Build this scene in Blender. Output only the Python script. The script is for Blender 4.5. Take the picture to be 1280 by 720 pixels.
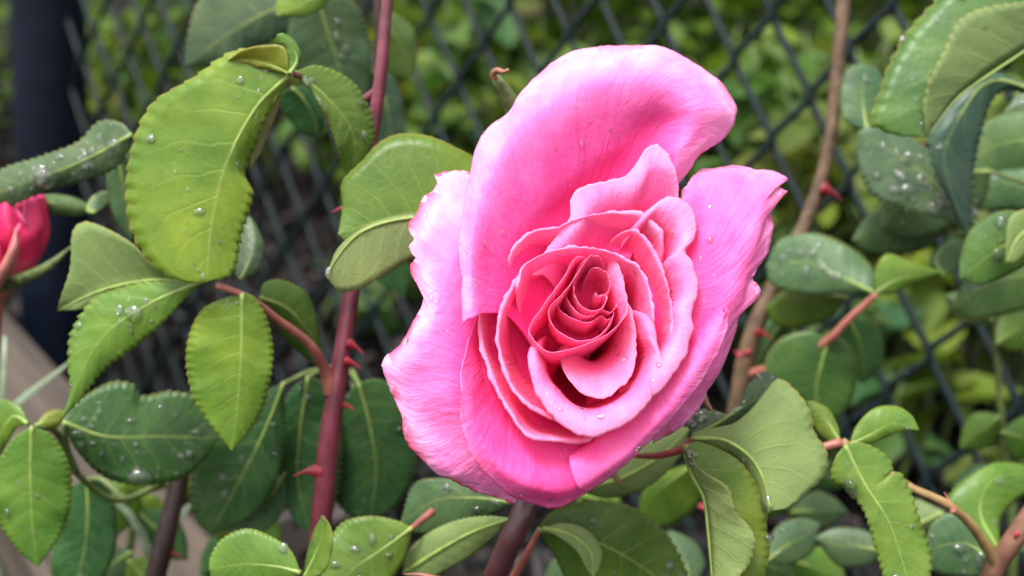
import bpy, bmesh, math, random
import numpy as np
from mathutils import Vector, Matrix, noise as mnoise

random.seed(7); rng = np.random.default_rng(7)
for o in list(bpy.data.objects): bpy.data.objects.remove(o)
SC = bpy.context.scene
COL = SC.collection

# ------------------------------------------------------------------ camera
PITCH = math.radians(16.0); CAMH = 0.36
HFOV = math.radians(50.0); FPX = 640.0/math.tan(HFOV/2)
cam = bpy.data.cameras.new('camera'); camo = bpy.data.objects.new('camera', cam); COL.objects.link(camo)
camo.location = (0, 0, CAMH); camo.rotation_euler = (math.pi/2-PITCH, 0, 0)
cam.sensor_width = 36; cam.angle = HFOV; cam.clip_start = 0.01; cam.clip_end = 500
D0 = 0.220                                   # distance of the flower's heart
cam.dof.use_dof = True; cam.dof.focus_distance = D0-0.002; cam.dof.aperture_fstop = 12.0
cam.dof.aperture_blades = 0
SC.camera = camo

# ------------------------------------------------------------------ light
W = bpy.data.worlds.new('World'); SC.world = W; W.use_nodes = True
nt = W.node_tree; bgn = nt.nodes['Background']
sky = nt.nodes.new('ShaderNodeTexSky'); sky.sky_type = 'NISHITA'; sky.sun_disc = False
SUN_EL, SUN_AZ = math.radians(66), math.radians(-140)   # azimuth from +Y, clockwise
sky.sun_elevation = SUN_EL; sky.sun_rotation = SUN_AZ
sky.air_density = 1.0; sky.dust_density = 4.0; sky.ozone_density = 1.0
hs = nt.nodes.new('ShaderNodeHueSaturation'); hs.inputs['Saturation'].default_value = 0.12   # cloud cover
nt.links.new(sky.outputs[0], hs.inputs['Color']); nt.links.new(hs.outputs[0], bgn.inputs[0])
bgn.inputs[1].default_value = 0.13
sl = bpy.data.lights.new('sun', 'SUN'); so = bpy.data.objects.new('sun', sl); COL.objects.link(so)
sl.energy = 1.5; sl.angle = math.radians(16); sl.color = (1, 0.97, 0.93)
dv = Vector((math.sin(SUN_AZ)*math.cos(SUN_EL), math.cos(SUN_AZ)*math.cos(SUN_EL), math.sin(SUN_EL)))
so.rotation_euler = dv.to_track_quat('Z', 'Y').to_euler(); so.location = (0, -2, 5)
vs = SC.view_settings; vs.view_transform = 'Standard'; vs.look = 'None'; vs.gamma = 1; vs.exposure = 1.54
SC.render.engine = 'CYCLES'
SC.cycles.max_bounces = 12; SC.cycles.diffuse_bounces = 9; SC.cycles.transmission_bounces = 8; SC.cycles.transparent_max_bounces = 8

# ------------------------------------------------------------------ helpers
sp, cp = math.sin(PITCH), math.cos(PITCH)
def P(px, py, D):
    """point seen at photo pixel (px,py) at distance D along the view axis"""
    x = (px-640)/FPX*D; y = (360-py)/FPX*D
    return np.array([x, D*cp + y*sp, CAMH - D*sp + y*cp])
def Pa(a):
    a = np.asarray(a, float); D = a[..., 2]
    x = (a[..., 0]-640)/FPX*D; y = (360-a[..., 1])/FPX*D
    return np.stack([x, D*cp+y*sp, CAMH-D*sp+y*cp], -1)
VIEW = np.array([0, cp, -sp])
def ground_z(x, y):
    return 0.012*math.sin(3.1*x+1)*math.sin(2.3*y) + 0.006*math.sin(11*x+2)*math.sin(9*y+1) - 0.05*max(-1.5, min(1.5, x))

def cr(pts, n, uniform=False):
    """Catmull-Rom resample of a polyline to n points, by arc length"""
    p = np.asarray(pts, float)
    if len(p) == 1: return np.repeat(p, n, 0)
    if len(p) == 2:
        t = np.linspace(0, 1, n)[:, None]; return p[0]*(1-t)+p[1]*t
    d = np.linalg.norm(np.diff(p, axis=0), axis=1)+1e-9
    s = np.concatenate([[0], np.cumsum(d)]); s /= s[-1]
    if uniform: s = np.linspace(0, 1, len(p))
    m = np.zeros_like(p)
    for i in range(len(p)):
        a, b = max(i-1, 0), min(i+1, len(p)-1)
        m[i] = (p[b]-p[a])/(s[b]-s[a])
    t = np.linspace(0, 1, n); out = np.zeros((n, p.shape[1]))
    k = np.clip(np.searchsorted(s, t, 'right')-1, 0, len(p)-2)
    h = (s[k+1]-s[k]); u = ((t-s[k])/h)[:, None]; h = h[:, None]
    out = (2*u**3-3*u**2+1)*p[k]+(u**3-2*u**2+u)*h*m[k]+(-2*u**3+3*u**2)*p[k+1]+(u**3-u**2)*h*m[k+1]
    return out
def cr_rows(rows, nv, ts=None):
    """rows: list of (n,3) arrays -> (nv,n,3), spline across the rows"""
    R = np.array(rows); k = len(R)
    s = np.linspace(0, 1, k) if ts is None else np.array(ts, float)
    m = np.zeros_like(R)
    for i in range(k):
        a, b = max(i-1, 0), min(i+1, k-1); m[i] = (R[b]-R[a])/(s[b]-s[a])
    t = np.linspace(s[0], s[-1], nv); out = []
    for tt in t:
        i = int(np.clip(np.searchsorted(s, tt, 'right')-1, 0, k-2)); h = s[i+1]-s[i]; u = (tt-s[i])/h
        out.append((2*u**3-3*u**2+1)*R[i]+(u**3-2*u**2+u)*h*m[i]+(-2*u**3+3*u**2)*R[i+1]+(u**3-u**2)*h*m[i+1])
    return np.array(out)
def grid_normals(g):
    du = np.gradient(g, axis=1); dvv = np.gradient(g, axis=0)
    n = np.cross(du, dvv); n /= (np.linalg.norm(n, axis=2, keepdims=True)+1e-12); return n

def tag(o, label=None, cat=None, group=None, kind=None):
    if label: o['label'] = label
    if cat: o['category'] = cat
    if group: o['group'] = group
    if kind: o['kind'] = kind
    return o
def empty(name, loc, label, cat, group=None):
    o = bpy.data.objects.new(name, None); COL.objects.link(o); o.location = loc; o.empty_display_size = 0.02
    return tag(o, label, cat, group)
def root_loc(par):
    return Vector((0, 0, 0)) if par is None else (par.location if par.parent is None else par.parent.location)
def mesh_obj(name, verts, faces, mats, par=None, smooth=True, uvs=None, attrs=None, color=None):
    me = bpy.data.meshes.new(name)
    off = np.array(root_loc(par))
    me.from_pydata([tuple(v) for v in (np.asarray(verts)-off)], [], faces)
    if smooth: me.polygons.foreach_set('use_smooth', [True]*len(me.polygons))
    for m in (mats if isinstance(mats, (list, tuple)) else [mats]): me.materials.append(m)
    if uvs is not None:
        l = me.uv_layers.new(name='UVMap'); li = np.zeros(len(me.loops), int); me.loops.foreach_get('vertex_index', li)
        l.data.foreach_set('uv', np.asarray(uvs, float)[li].ravel())
    if attrs:
        for k, v in attrs.items():
            a = me.attributes.new(k, 'FLOAT', 'POINT'); a.data.foreach_set('value', np.asarray(v, float))
    me.update()
    o = bpy.data.objects.new(name, me); COL.objects.link(o)
    if par is not None: o.parent = par
    if color is not None: o.color = (*color, 1)
    return o
def grid_faces(nv, nu, flip=False):
    f = []
    for j in range(nv-1):
        for i in range(nu-1):
            a = j*nu+i; q = (a, a+1, a+nu+1, a+nu); f.append(q[::-1] if flip else q)
    return f
def tube(name, pts, rad, mat, par, n=10, seg=None, lump=0.0, color=None, uniform=False):
    """tapered tube through world points; rad: list of radii"""
    pts = np.asarray(pts, float); seg = seg or max(12, 8*len(pts))
    c = cr(np.c_[pts, np.asarray(rad, float)*(1 if np.ndim(rad) else np.ones(len(pts)))], seg, uniform)
    p, r = c[:, :3], c[:, 3]
    t = np.gradient(p, axis=0); t /= np.linalg.norm(t, axis=1, keepdims=True)+1e-12
    ref = np.array([0.31, 0.9, 0.2]); V = []
    for i in range(seg):
        u = np.cross(t[i], ref); u /= np.linalg.norm(u); w = np.cross(t[i], u)
        for k in range(n):
            a = 2*math.pi*k/n
            rr = r[i]*(1+lump*mnoise.noise(Vector((i*0.35, 3*math.cos(a), 3*math.sin(a)+par.location.x*50 if par else 0))))
            V.append(p[i]+rr*(u*math.cos(a)+w*math.sin(a)))
    F = []
    for i in range(seg-1):
        for k in range(n):
            F.append((i*n+k, i*n+(k+1) % n, (i+1)*n+(k+1) % n, (i+1)*n+k))
    F.append(tuple(range(n))[::-1]); F.append(tuple((seg-1)*n+k for k in range(n)))
    # orient outwards
    f0 = F[0]; nrm = np.cross(V[f0[1]]-V[f0[0]], V[f0[3]]-V[f0[0]])
    if np.dot(nrm, V[f0[0]]-p[0]) < 0: F = [f[::-1] for f in F]
    return mesh_obj(name, V, F, mat, par, color=color)

# ------------------------------------------------------------------ materials
def newmat(name):
    m = bpy.data.materials.new(name); m.use_nodes = True
    t = m.node_tree; return m, t, t.nodes['Principled BSDF'], t.nodes['Material Output']
def N(t, typ, **kw):
    n = t.nodes.new(typ)
    for k, v in kw.items():
        if k.startswith('_'): setattr(n, k[1:], v)
        else: n.inputs[k.replace('__', ' ')].default_value = v
    return n
def mixc(t, fac, a, b, blend='MIX'):
    n = t.nodes.new('ShaderNodeMix'); n.data_type = 'RGBA'; n.blend_type = blend
    for sock, v in ((0, fac), (6, a), (7, b)):
        if hasattr(v, 'links'): t.links.new(v, n.inputs[sock])
        else: n.inputs[sock].default_value = v if sock == 0 else (*v, 1)
    return n.outputs[2]
def mathn(t, op, a, b=None, clamp=False):
    n = t.nodes.new('ShaderNodeMath'); n.operation = op; n.use_clamp = clamp
    for i, v in enumerate((a, b)):
        if v is None: continue
        if hasattr(v, 'links'): t.links.new(v, n.inputs[i])
        else: n.inputs[i].default_value = v
    return n.outputs[0]
def ramp(t, fac, stops):
    n = t.nodes.new('ShaderNodeValToRGB'); e = n.color_ramp.elements
    while len(e) < len(stops): e.new(0.5)
    for el, (p, c) in zip(e, stops): el.position = p; el.color = (*c, 1)
    t.links.new(fac, n.inputs[0]); return n.outputs[0]
def simple(name, col, rough=0.5, noise_scale=None, noise_amt=0.3, bump=0, coat=0, spec=0.5, metallic=0, col2=None):
    m, t, b, o = newmat(name)
    b.inputs['Base Color'].default_value = (*col, 1); b.inputs['Roughness'].default_value = rough
    b.inputs['Coat Weight'].default_value = coat; b.inputs['Specular IOR Level'].default_value = spec
    b.inputs['Metallic'].default_value = metallic
    if noise_scale:
        tc = t.nodes.new('ShaderNodeTexCoord')
        nz = N(t, 'ShaderNodeTexNoise', Scale=noise_scale, Detail=6.0); t.links.new(tc.outputs['Object'], nz.inputs['Vector'])
        c2 = col2 or tuple(c*(1-noise_amt) for c in col)
        r = ramp(t, nz.outputs[0], [(0.35, c2), (0.65, col)]); t.links.new(r, b.inputs['Base Color'])
        if bump:
            bp = N(t, 'ShaderNodeBump', Strength=bump, Distance=0.002); t.links.new(nz.outputs[0], bp.inputs['Height'])
            t.links.new(bp.outputs[0], b.inputs['Normal'])
    return m

def petal_material():
    m, t, b, o = newmat('petal')
    at = N(t, 'ShaderNodeAttribute', _attribute_name='t'); pa = N(t, 'ShaderNodeAttribute', _attribute_name='pale')
    vv = N(t, 'ShaderNodeAttribute', _attribute_name='edge')
    uv = t.nodes.new('ShaderNodeUVMap')
    mp = N(t, 'ShaderNodeMapping'); mp.inputs['Scale'].default_value = (46, 5, 1); t.links.new(uv.outputs[0], mp.inputs[0])
    nz = N(t, 'ShaderNodeTexNoise', Scale=1.0, Detail=5.0, Roughness=0.62, Distortion=0.4); t.links.new(mp.outputs[0], nz.inputs['Vector'])
    n2 = N(t, 'ShaderNodeTexNoise', Scale=140.0, Detail=4.0); tc = t.nodes.new('ShaderNodeTexCoord'); t.links.new(tc.outputs['Object'], n2.inputs['Vector'])
    n3 = N(t, 'ShaderNodeTexNoise', Scale=900.0, Detail=3.0); t.links.new(tc.outputs['Object'], n3.inputs['Vector'])
    f = mathn(t, 'ADD', at.outputs['Fac'], mathn(t, 'MULTIPLY', mathn(t, 'SUBTRACT', n2.outputs[0], 0.5), 0.35))
    f = mathn(t, 'ADD', f, mathn(t, 'MULTIPLY', mathn(t, 'SUBTRACT', nz.outputs[0], 0.5), 0.14))
    deep = ramp(t, f, [(0.0, (0.88, 0.026, 0.095)), (0.45, (0.92, 0.055, 0.165)), (0.80, (0.94, 0.110, 0.270)), (0.97, (0.94, 0.225, 0.44))])
    pale = ramp(t, f, [(0.0, (0.86, 0.020, 0.15)), (0.35, (0.90, 0.050, 0.28)), (0.62, (0.92, 0.105, 0.41)), (0.84, (0.92, 0.225, 0.57)), (0.99, (0.94, 0.41, 0.71))])
    c = mixc(t, pa.outputs['Fac'], deep, pale)
    # reddish bruised flecks along some of the margins
    em = mathn(t, 'MULTIPLY', vv.outputs['Fac'], mathn(t, 'GREATER_THAN', n2.outputs[0], 0.55))
    c = mixc(t, mathn(t, 'MULTIPLY', em, 0.85), c, (0.78, 0.05, 0.14))
    sp_ = mathn(t, 'GREATER_THAN', n3.outputs[0], 0.755)
    c = mixc(t, mathn(t, 'MULTIPLY', sp_, 0.55), c, (0.70, 0.03, 0.17))
    t.links.new(c, b.inputs['Base Color'])
    b.inputs['Roughness'].default_value = 0.48; b.inputs['Specular IOR Level'].default_value = 0.20
    b.inputs['Sheen Weight'].default_value = 0.0; b.inputs['Coat Weight'].default_value = 0.03; b.inputs['Coat Roughness'].default_value = 0.2
    h = mathn(t, 'ADD', mathn(t, 'MULTIPLY', nz.outputs[0], 1.0), mathn(t, 'MULTIPLY', n3.outputs[0], 0.30))
    h = mathn(t, 'ADD', h, mathn(t, 'MULTIPLY', n2.outputs[0], 0.6))
    n4 = N(t, 'ShaderNodeTexNoise', Scale=330.0, Detail=4.0, Roughness=0.6, Distortion=1.2); t.links.new(tc.outputs['Object'], n4.inputs['Vector'])
    cr_ = mathn(t, 'ABSOLUTE', mathn(t, 'SUBTRACT', n4.outputs[0], 0.5)); h = mathn(t, 'ADD', h, mathn(t, 'MULTIPLY', cr_, 0.45))
    bp = N(t, 'ShaderNodeBump', Strength=0.6, Distance=0.0006); t.links.new(h, bp.inputs['Height']); t.links.new(bp.outputs[0], b.inputs['Normal'])
    tr = t.nodes.new('ShaderNodeBsdfTranslucent'); t.links.new(c, tr.inputs[0]); t.links.new(bp.outputs[0], tr.inputs['Normal'])
    mx = N(t, 'ShaderNodeMixShader', Fac=0.33); t.links.new(b.outputs[0], mx.inputs[1]); t.links.new(tr.outputs[0], mx.inputs[2])
    t.links.new(mx.outputs[0], o.inputs[0]); return m

def leaf_material(name, under=False):
    m, t, b, o = newmat(name)
    oi = t.nodes.new('ShaderNodeObjectInfo'); uv = t.nodes.new('ShaderNodeUVMap'); sx = t.nodes.new('ShaderNodeSeparateXYZ')
    t.links.new(uv.outputs[0], sx.inputs[0]); tc = t.nodes.new('ShaderNodeTexCoord')
    nz = N(t, 'ShaderNodeTexNoise', Scale=90.0, Detail=5.0); t.links.new(tc.outputs['Object'], nz.inputs['Vector'])
    nf = N(t, 'ShaderNodeTexNoise', Scale=700.0, Detail=4.0); t.links.new(tc.outputs['Object'], nf.inputs['Vector'])
    q = mathn(t, 'ABSOLUTE', mathn(t, 'SUBTRACT', sx.outputs[0], 0.5)); q = mathn(t, 'MULTIPLY', q, 2.0)   # 0 midrib, 1 margin
    # lateral veins: lines running from the midrib obliquely to the margin
    ph = mathn(t, 'SUBTRACT', sx.outputs[1], mathn(t, 'MULTIPLY', q, 0.17))
    ph = mathn(t, 'ADD', ph, mathn(t, 'MULTIPLY', nz.outputs[0], 0.10)); ph = mathn(t, 'ADD', ph, mathn(t, 'MULTIPLY', oi.outputs['Random'], 0.3))
    ph = mathn(t, 'FRACT', mathn(t, 'MULTIPLY', ph, 8.0)); tri = mathn(t, 'ABSOLUTE', mathn(t, 'SUBTRACT', ph, 0.5))
    vein = mathn(t, 'SUBTRACT', 1.0, mathn(t, 'MULTIPLY', tri, 16.0), True)
    vein = mathn(t, 'MULTIPLY', vein, mathn(t, 'SUBTRACT', 1.05, q, True))
    mid = mathn(t, 'SUBTRACT', 1.0, mathn(t, 'MULTIPLY', q, 24.0), True)
    vor = N(t, 'ShaderNodeTexVoronoi', Scale=420.0, _feature='DISTANCE_TO_EDGE'); t.links.new(tc.outputs['Object'], vor.inputs['Vector'])
    net = mathn(t, 'SUBTRACT', 1.0, mathn(t, 'MULTIPLY', vor.outputs[0], 9.0), True)
    col = oi.outputs['Color']
    dark = mixc(t, 1.0, col, (0.72, 0.80, 0.75), 'MULTIPLY'); brt = mixc(t, 1.0, col, (1.28, 1.14, 1.05), 'MULTIPLY')
    c = mixc(t, ramp(t, nz.outputs[0], [(0.35, (0, 0, 0)), (0.65, (1, 1, 1))]), dark, brt)
    nl = N(t, 'ShaderNodeTexNoise', Scale=38.0, Detail=3.0); t.links.new(tc.outputs['Object'], nl.inputs['Vector'])
    yl = mathn(t, 'MULTIPLY', mathn(t, 'SUBTRACT', nl.outputs[0], 0.48, True), 2.2, True); c = mixc(t, yl, c, mixc(t, 1.0, c, (1.7, 1.35, 0.8), 'MULTIPLY'))
    if under: c = mixc(t, 0.62, c, (0.245, 0.315, 0.125))
    lite = mixc(t, 0.55, c, (0.36, 0.42, 0.11))
    c = mixc(t, mathn(t, 'MULTIPLY', vein, 0.48), c, lite); c = mixc(t, mathn(t, 'MULTIPLY', mid, 0.85), c, lite)
    c = mixc(t, mathn(t, 'MULTIPLY', net, 0.12), c, lite)
    # warm reddish-yellow line along the toothed margin
    mg = mathn(t, 'MULTIPLY', mathn(t, 'SUBTRACT', q, 0.955, True), 18.0, True)
    c = mixc(t, mathn(t, 'MULTIPLY', mg, 0.55), c, (0.30, 0.20, 0.06))
    blot = mathn(t, 'GREATER_THAN', nf.outputs[0], 0.72); c = mixc(t, mathn(t, 'MULTIPLY', blot, 0.5), c, (0.13, 0.10, 0.03))
    nb = N(t, 'ShaderNodeTexNoise', Scale=230.0, Detail=3.0); t.links.new(tc.outputs['Object'], nb.inputs['Vector'])
    b2 = mathn(t, 'MULTIPLY', mathn(t, 'SUBTRACT', nb.outputs[0], 0.70, True), 14.0, True); c = mixc(t, mathn(t, 'MULTIPLY', b2, 0.6), c, (0.14, 0.085, 0.03))
    t.links.new(c, b.inputs['Base Color'])
    if under: b.inputs['Roughness'].default_value = 0.62; b.inputs['Specular IOR Level'].default_value = 0.25
    else:
        rr = mathn(t, 'ADD', mathn(t, 'MULTIPLY', nf.outputs[0], 0.25), 0.27); t.links.new(rr, b.inputs['Roughness'])
        b.inputs['Specular IOR Level'].default_value = 0.30; b.inputs['Coat Weight'].default_value = 0.04; b.inputs['Coat Roughness'].default_value = 0.18
    h = mathn(t, 'ADD', mathn(t, 'MULTIPLY', net, -0.08 if not under else 0.15), mathn(t, 'MULTIPLY', vein, -0.30 if not under else 0.5))
    h = mathn(t, 'ADD', h, mathn(t, 'MULTIPLY', nf.outputs[0], 0.3))
    bp = N(t, 'ShaderNodeBump', Strength=0.5, Distance=0.0005); t.links.new(h, bp.inputs['Height']); t.links.new(bp.outputs[0], b.inputs['Normal'])
    tr = t.nodes.new('ShaderNodeBsdfTranslucent')
    tcx = mixc(t, 1.0, c, (1.25, 1.3, 0.6), 'MULTIPLY'); t.links.new(tcx, tr.inputs[0])
    mx = N(t, 'ShaderNodeMixShader', Fac=0.30); t.links.new(b.outputs[0], mx.inputs[1]); t.links.new(tr.outputs[0], mx.inputs[2])
    t.links.new(mx.outputs[0], o.inputs[0]); return m

M_PETAL = petal_material()
M_LEAF = leaf_material('leaf_upper_side'); M_UNDER = leaf_material('leaf_underside', True)
M_REDSTEM = simple('red_stem', (0.185, 0.035, 0.055), 0.38, 160, 0.45, 0.25, coat=0.15)
M_DARKSTEM = simple('plum_stem', (0.085, 0.028, 0.032), 0.4, 160, 0.45, 0.25, coat=0.15)
M_BROWNSTEM = simple('brown_stem', (0.14, 0.085, 0.045), 0.55, 180, 0.5, 0.35)
M_PINKSTEM = simple('pink_petiole', (0.34, 0.115, 0.085), 0.42, 200, 0.35, 0.2)
M_GREENSTEM = simple('green_stem', (0.12, 0.17, 0.04), 0.5, 200, 0.4, 0.2)
M_MIDRIB = simple('pale_midrib', (0.24, 0.33, 0.07), 0.5, 300, 0.3, 0.1)
M_THORN = simple('red_thorn', (0.33, 0.02, 0.035), 0.38, 400, 0.4, 0.1)
M_SEPAL = simple('sepal', (0.105, 0.15, 0.04), 0.6, 500, 0.5, 0.3)
M_SEPALTIP = simple('dry_sepal', (0.30, 0.13, 0.075), 0.6, 500, 0.4, 0.3)
M_WIRE = simple('dark_green_vinyl', (0.006, 0.014, 0.016), 0.5, 300, 0.4, 0.15, spec=0.25)
M_POST = simple('navy_post_paint', (0.003, 0.006, 0.014), 0.5, 60, 0.5, 0.1, spec=0.12)
M_GRASS = simple('pale_grass', (0.30, 0.40, 0.26), 0.45, 300, 0.3, 0.1)
M_CHIP = None
def water_material():
    m, t, b, o = newmat('water')
    b.inputs['Base Color'].default_value = (1, 1, 1, 1); b.inputs['Roughness'].default_value = 0.0
    b.inputs['IOR'].default_value = 1.33; b.inputs['Transmission Weight'].default_value = 0.98; b.inputs['Coat Weight'].default_value = 0.8; b.inputs['Coat Roughness'].default_value = 0.0
    return m
M_WATER = water_material()

# ------------------------------------------------------------------ ground
def ground():
    m, t, b, o = newmat('soil'); tc = t.nodes.new('ShaderNodeTexCoord')
    n1 = N(t, 'ShaderNodeTexNoise', Scale=14.0, Detail=9.0, Roughness=0.65); n2 = N(t, 'ShaderNodeTexNoise', Scale=90.0, Detail=8.0, Roughness=0.7)
    for n in (n1, n2): t.links.new(tc.outputs['Object'], n.inputs['Vector'])
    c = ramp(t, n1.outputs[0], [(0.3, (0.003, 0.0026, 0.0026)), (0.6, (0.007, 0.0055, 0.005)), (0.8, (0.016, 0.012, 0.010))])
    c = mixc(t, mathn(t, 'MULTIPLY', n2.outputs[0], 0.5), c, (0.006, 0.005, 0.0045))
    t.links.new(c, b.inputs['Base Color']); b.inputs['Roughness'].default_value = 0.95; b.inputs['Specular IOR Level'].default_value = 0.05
    bp = N(t, 'ShaderNodeBump', Strength=1.0, Distance=0.01); t.links.new(n2.outputs[0], bp.inputs['Height']); t.links.new(bp.outputs[0], b.inputs['Normal'])
    xs = np.concatenate([[-150, -40, -10], np.linspace(-3, 3, 90), [10, 40, 150]])
    ys = np.concatenate([[-20, -4], np.linspace(-1, 6, 100), [15, 50, 200]])
    V = []
    for y in ys:
        for x in xs:
            z = ground_z(x, y) if abs(x) < 4 and y < 8 else -0.05*max(-1.5, min(1.5, x))
            if 0 < y < 6 and abs(x) < 3: z += 0.012*mnoise.noise(Vector((x*9, y*9, 0)))
            V.append((x, y, z))
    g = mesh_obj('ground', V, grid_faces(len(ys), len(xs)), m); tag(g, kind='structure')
    # bark mulch chips: nobody could count them
    mc, t, b, o = newmat('bark_chip'); tc = t.nodes.new('ShaderNodeTexCoord')
    at = N(t, 'ShaderNodeAttribute', _attribute_name='shade')
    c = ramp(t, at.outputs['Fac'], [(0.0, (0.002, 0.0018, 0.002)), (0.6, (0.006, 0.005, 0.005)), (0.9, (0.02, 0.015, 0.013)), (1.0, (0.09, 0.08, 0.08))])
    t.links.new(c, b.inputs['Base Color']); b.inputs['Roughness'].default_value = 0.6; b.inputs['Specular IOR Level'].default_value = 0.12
    V, F, S = [], [], []
    for i in range(9000):
        y = 0.35+4.2*rng.random()**1.5; x = (rng.random()*2-1)*(0.35+0.62*y)
        z = ground_z(x, y)+0.008; L = 0.006+0.016*rng.random(); w = L*(0.25+0.5*rng.random()); h = 0.002+0.003*rng.random()
        e = Matrix.Rotation(rng.random()*6.28, 3, 'Z') @ Matrix.Rotation(rng.normal()*0.5, 3, 'X') @ Matrix.Rotation(rng.normal()*0.5, 3, 'Y')
        k = len(V); sh = rng.random()
        for (a, b_, c_) in ((-1, -.7, -1), (1, -1, -1), (.8, 1, -1), (-.9, .8, -1), (-.9, -.6, 1), (.9, -.8, 1), (.6, .8, 1), (-.7, .7, 1)):
            V.append(tuple(e @ Vector((a*L, b_*w, c_*h))+Vector((x, y, z)))); S.append(sh)
        F += [(k, k+3, k+2, k+1), (k+4, k+5, k+6, k+7), (k, k+1, k+5, k+4), (k+1, k+2, k+6, k+5), (k+2, k+3, k+7, k+6), (k+3, k, k+4, k+7)]
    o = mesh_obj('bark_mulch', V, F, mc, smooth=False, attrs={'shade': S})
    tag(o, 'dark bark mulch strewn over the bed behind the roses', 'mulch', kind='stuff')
ground()

# ------------------------------------------------------------------ timber edging
def edging():
    m, t, b, o = newmat('weathered_timber'); tc = t.nodes.new('ShaderNodeTexCoord')
    mp = N(t, 'ShaderNodeMapping'); mp.inputs['Scale'].default_value = (5, 60, 60); t.links.new(tc.outputs['Object'], mp.inputs[0])
    nz = N(t, 'ShaderNodeTexNoise', Scale=1.0, Detail=6.0); t.links.new(mp.outputs[0], nz.inputs['Vector'])
    c = ramp(t, nz.outputs[0], [(0.3, (0.022, 0.015, 0.010)), (0.7, (0.085, 0.060, 0.042))]); t.links.new(c, b.inputs['Base Color'])
    b.inputs['Roughness'].default_value = 0.7
    bp = N(t, 'ShaderNodeBump', Strength=0.6, Distance=0.003); t.links.new(nz.outputs[0], bp.inputs['Height']); t.links.new(bp.outputs[0], b.inputs['Normal'])
    a = np.array([-0.455, 0.88]); c_ = np.array([-0.10, 0.385]); d = c_-a; L = np.linalg.norm(d); ang = math.atan2(d[1], d[0])
    bm = bmesh.new(); bmesh.ops.create_cube(bm, size=1)
    bmesh.ops.scale(bm, vec=(L, 0.07, 0.20), verts=bm.verts)
    bmesh.ops.bevel(bm, geom=bm.edges[:], offset=0.006, segments=3, affect='EDGES')
    me = bpy.data.meshes.new('timber_edging'); bm.to_mesh(me); me.materials.append(m)
    o = bpy.data.objects.new('timber_edging', me); COL.objects.link(o)
    mid = (a+c_)/2; o.location = (mid[0]-0.028, mid[1]-0.02, 0.03); o.rotation_euler = (0, 0, ang)
    tag(o, 'pale brown timber edging beam at the lower left corner', 'timber')
edging()

# ------------------------------------------------------------------ chain-link fence
FQ1 = P(1000, 100, 0.50); FQ0 = P(60, 200, 0.86)
fdir = FQ1-FQ0; fdir[2] = 0; fdir /= np.linalg.norm(fdir)
fup = np.array([0.02, 0.10, 1.0]); fn = np.cross(fdir, fup); fn /= np.linalg.norm(fn)
def on_fence(px, py):
    d = P(px, py, 1.0)-np.array([0, 0, CAMH]); c0 = np.array([0, 0, CAMH])
    k = np.dot(FQ1-c0, fn)/np.dot(d, fn); return c0+d*k
def fence():
    n00, nA, nB, nAB = on_fence(964, 17), on_fence(1010, 117), on_fence(916, 71), on_fence(964, 175)
    a = ((nA-n00)+(nAB-nB))/2; b = ((nB-n00)+(nAB-nA))/2
    base = on_fence(60, 430); base[2] = ground_z(base[0], base[1])
    f = empty('chain_link_fence', base, 'dark green chain-link fence running behind the rose bushes', 'fence')
    v = a+b; R = 0.0018; s = -1.0 if v[2] > 0 else 1.0
    count = 0
    for i in range(-62, 30):
        o0 = n00+i*a
        gp = o0.copy()
        # slide along the vertical diagonal to start at the top, 0.55 m up
        j0 = -math.floor((0.56-o0[2])/(-v[2])) if v[2] < 0 else 0
        st = o0+v*(-j0)
        pts = []; p = st.copy(); p = o0+v*math.ceil((0.60-o0[2])/v[2])
        gz = ground_z(p[0], p[1])-0.01
        if abs(p[0]) > 1.5 or p[1] < 0.1: continue
        if np.dot(p-base, fdir) < 0.0: continue
        k = 0
        while p[2] > gz and k < 60:
            pts.append(p - a*0.045 + b*0.045 - fn*R*1.1)      # hooks to the left neighbour
            q = p+a
            pts.append(q + a*0.045 - b*0.045 + fn*R*1.1)      # hooks to the right neighbour
            p = p+v; k += 1
        if len(pts) < 3: continue
        # tight bends: sample polyline with small rounded corners
        pp = []
        for q0, q1 in zip(pts[:-1], pts[1:]):
            for tt in (0.07, 0.3, 0.7, 0.93): pp.append(q0*(1-tt)+q1*tt)
        tube('wire', pp, [R]*len(pp), M_WIRE, f, n=6, seg=len(pp)*2); count += 1
    # post at the far end
    top = on_fence(56, -160); t0 = base.copy(); t0[2] -= 0.03
    tube('post', [t0, t0*0.5+top*0.5, top], [0.027]*3, M_POST, f, n=24, seg=12)
    cap = [top-np.array([0, 0, .002]), top+np.array([0, 0, 0.012]), top+np.array([0, 0, 0.022])]
    tube('post_cap', cap, [0.029, 0.027, 0.012], M_POST, f, n=24)
    return f
fence()

# ------------------------------------------------------------------ water droplets
def droplet_mesh():
    bm = bmesh.new(); bmesh.ops.create_icosphere(bm, subdivisions=3, radius=1)
    for v in bm.verts:
        if v.co.z < -0.25: v.co.z = -0.25
    me = bpy.data.meshes.new('water_droplet'); bm.to_mesh(me); bm.free(); me.materials.append(M_WATER)
    me.polygons.foreach_set('use_smooth', [True]*len(me.polygons)); return me
DROP = droplet_mesh()
def droplet(par, pos, nrm, r, flat=0.50):
    o = bpy.data.objects.new('water_droplet', DROP); COL.objects.link(o); o.parent = par
    o.location = Vector(pos)-root_loc(par)
    q = Vector(nrm).to_track_quat('Z', 'Y'); o.rotation_euler = q.to_euler()
    k = random.uniform(0.78, 1.28); o.scale = (r*k, r/k, r*flat); return o

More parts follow.
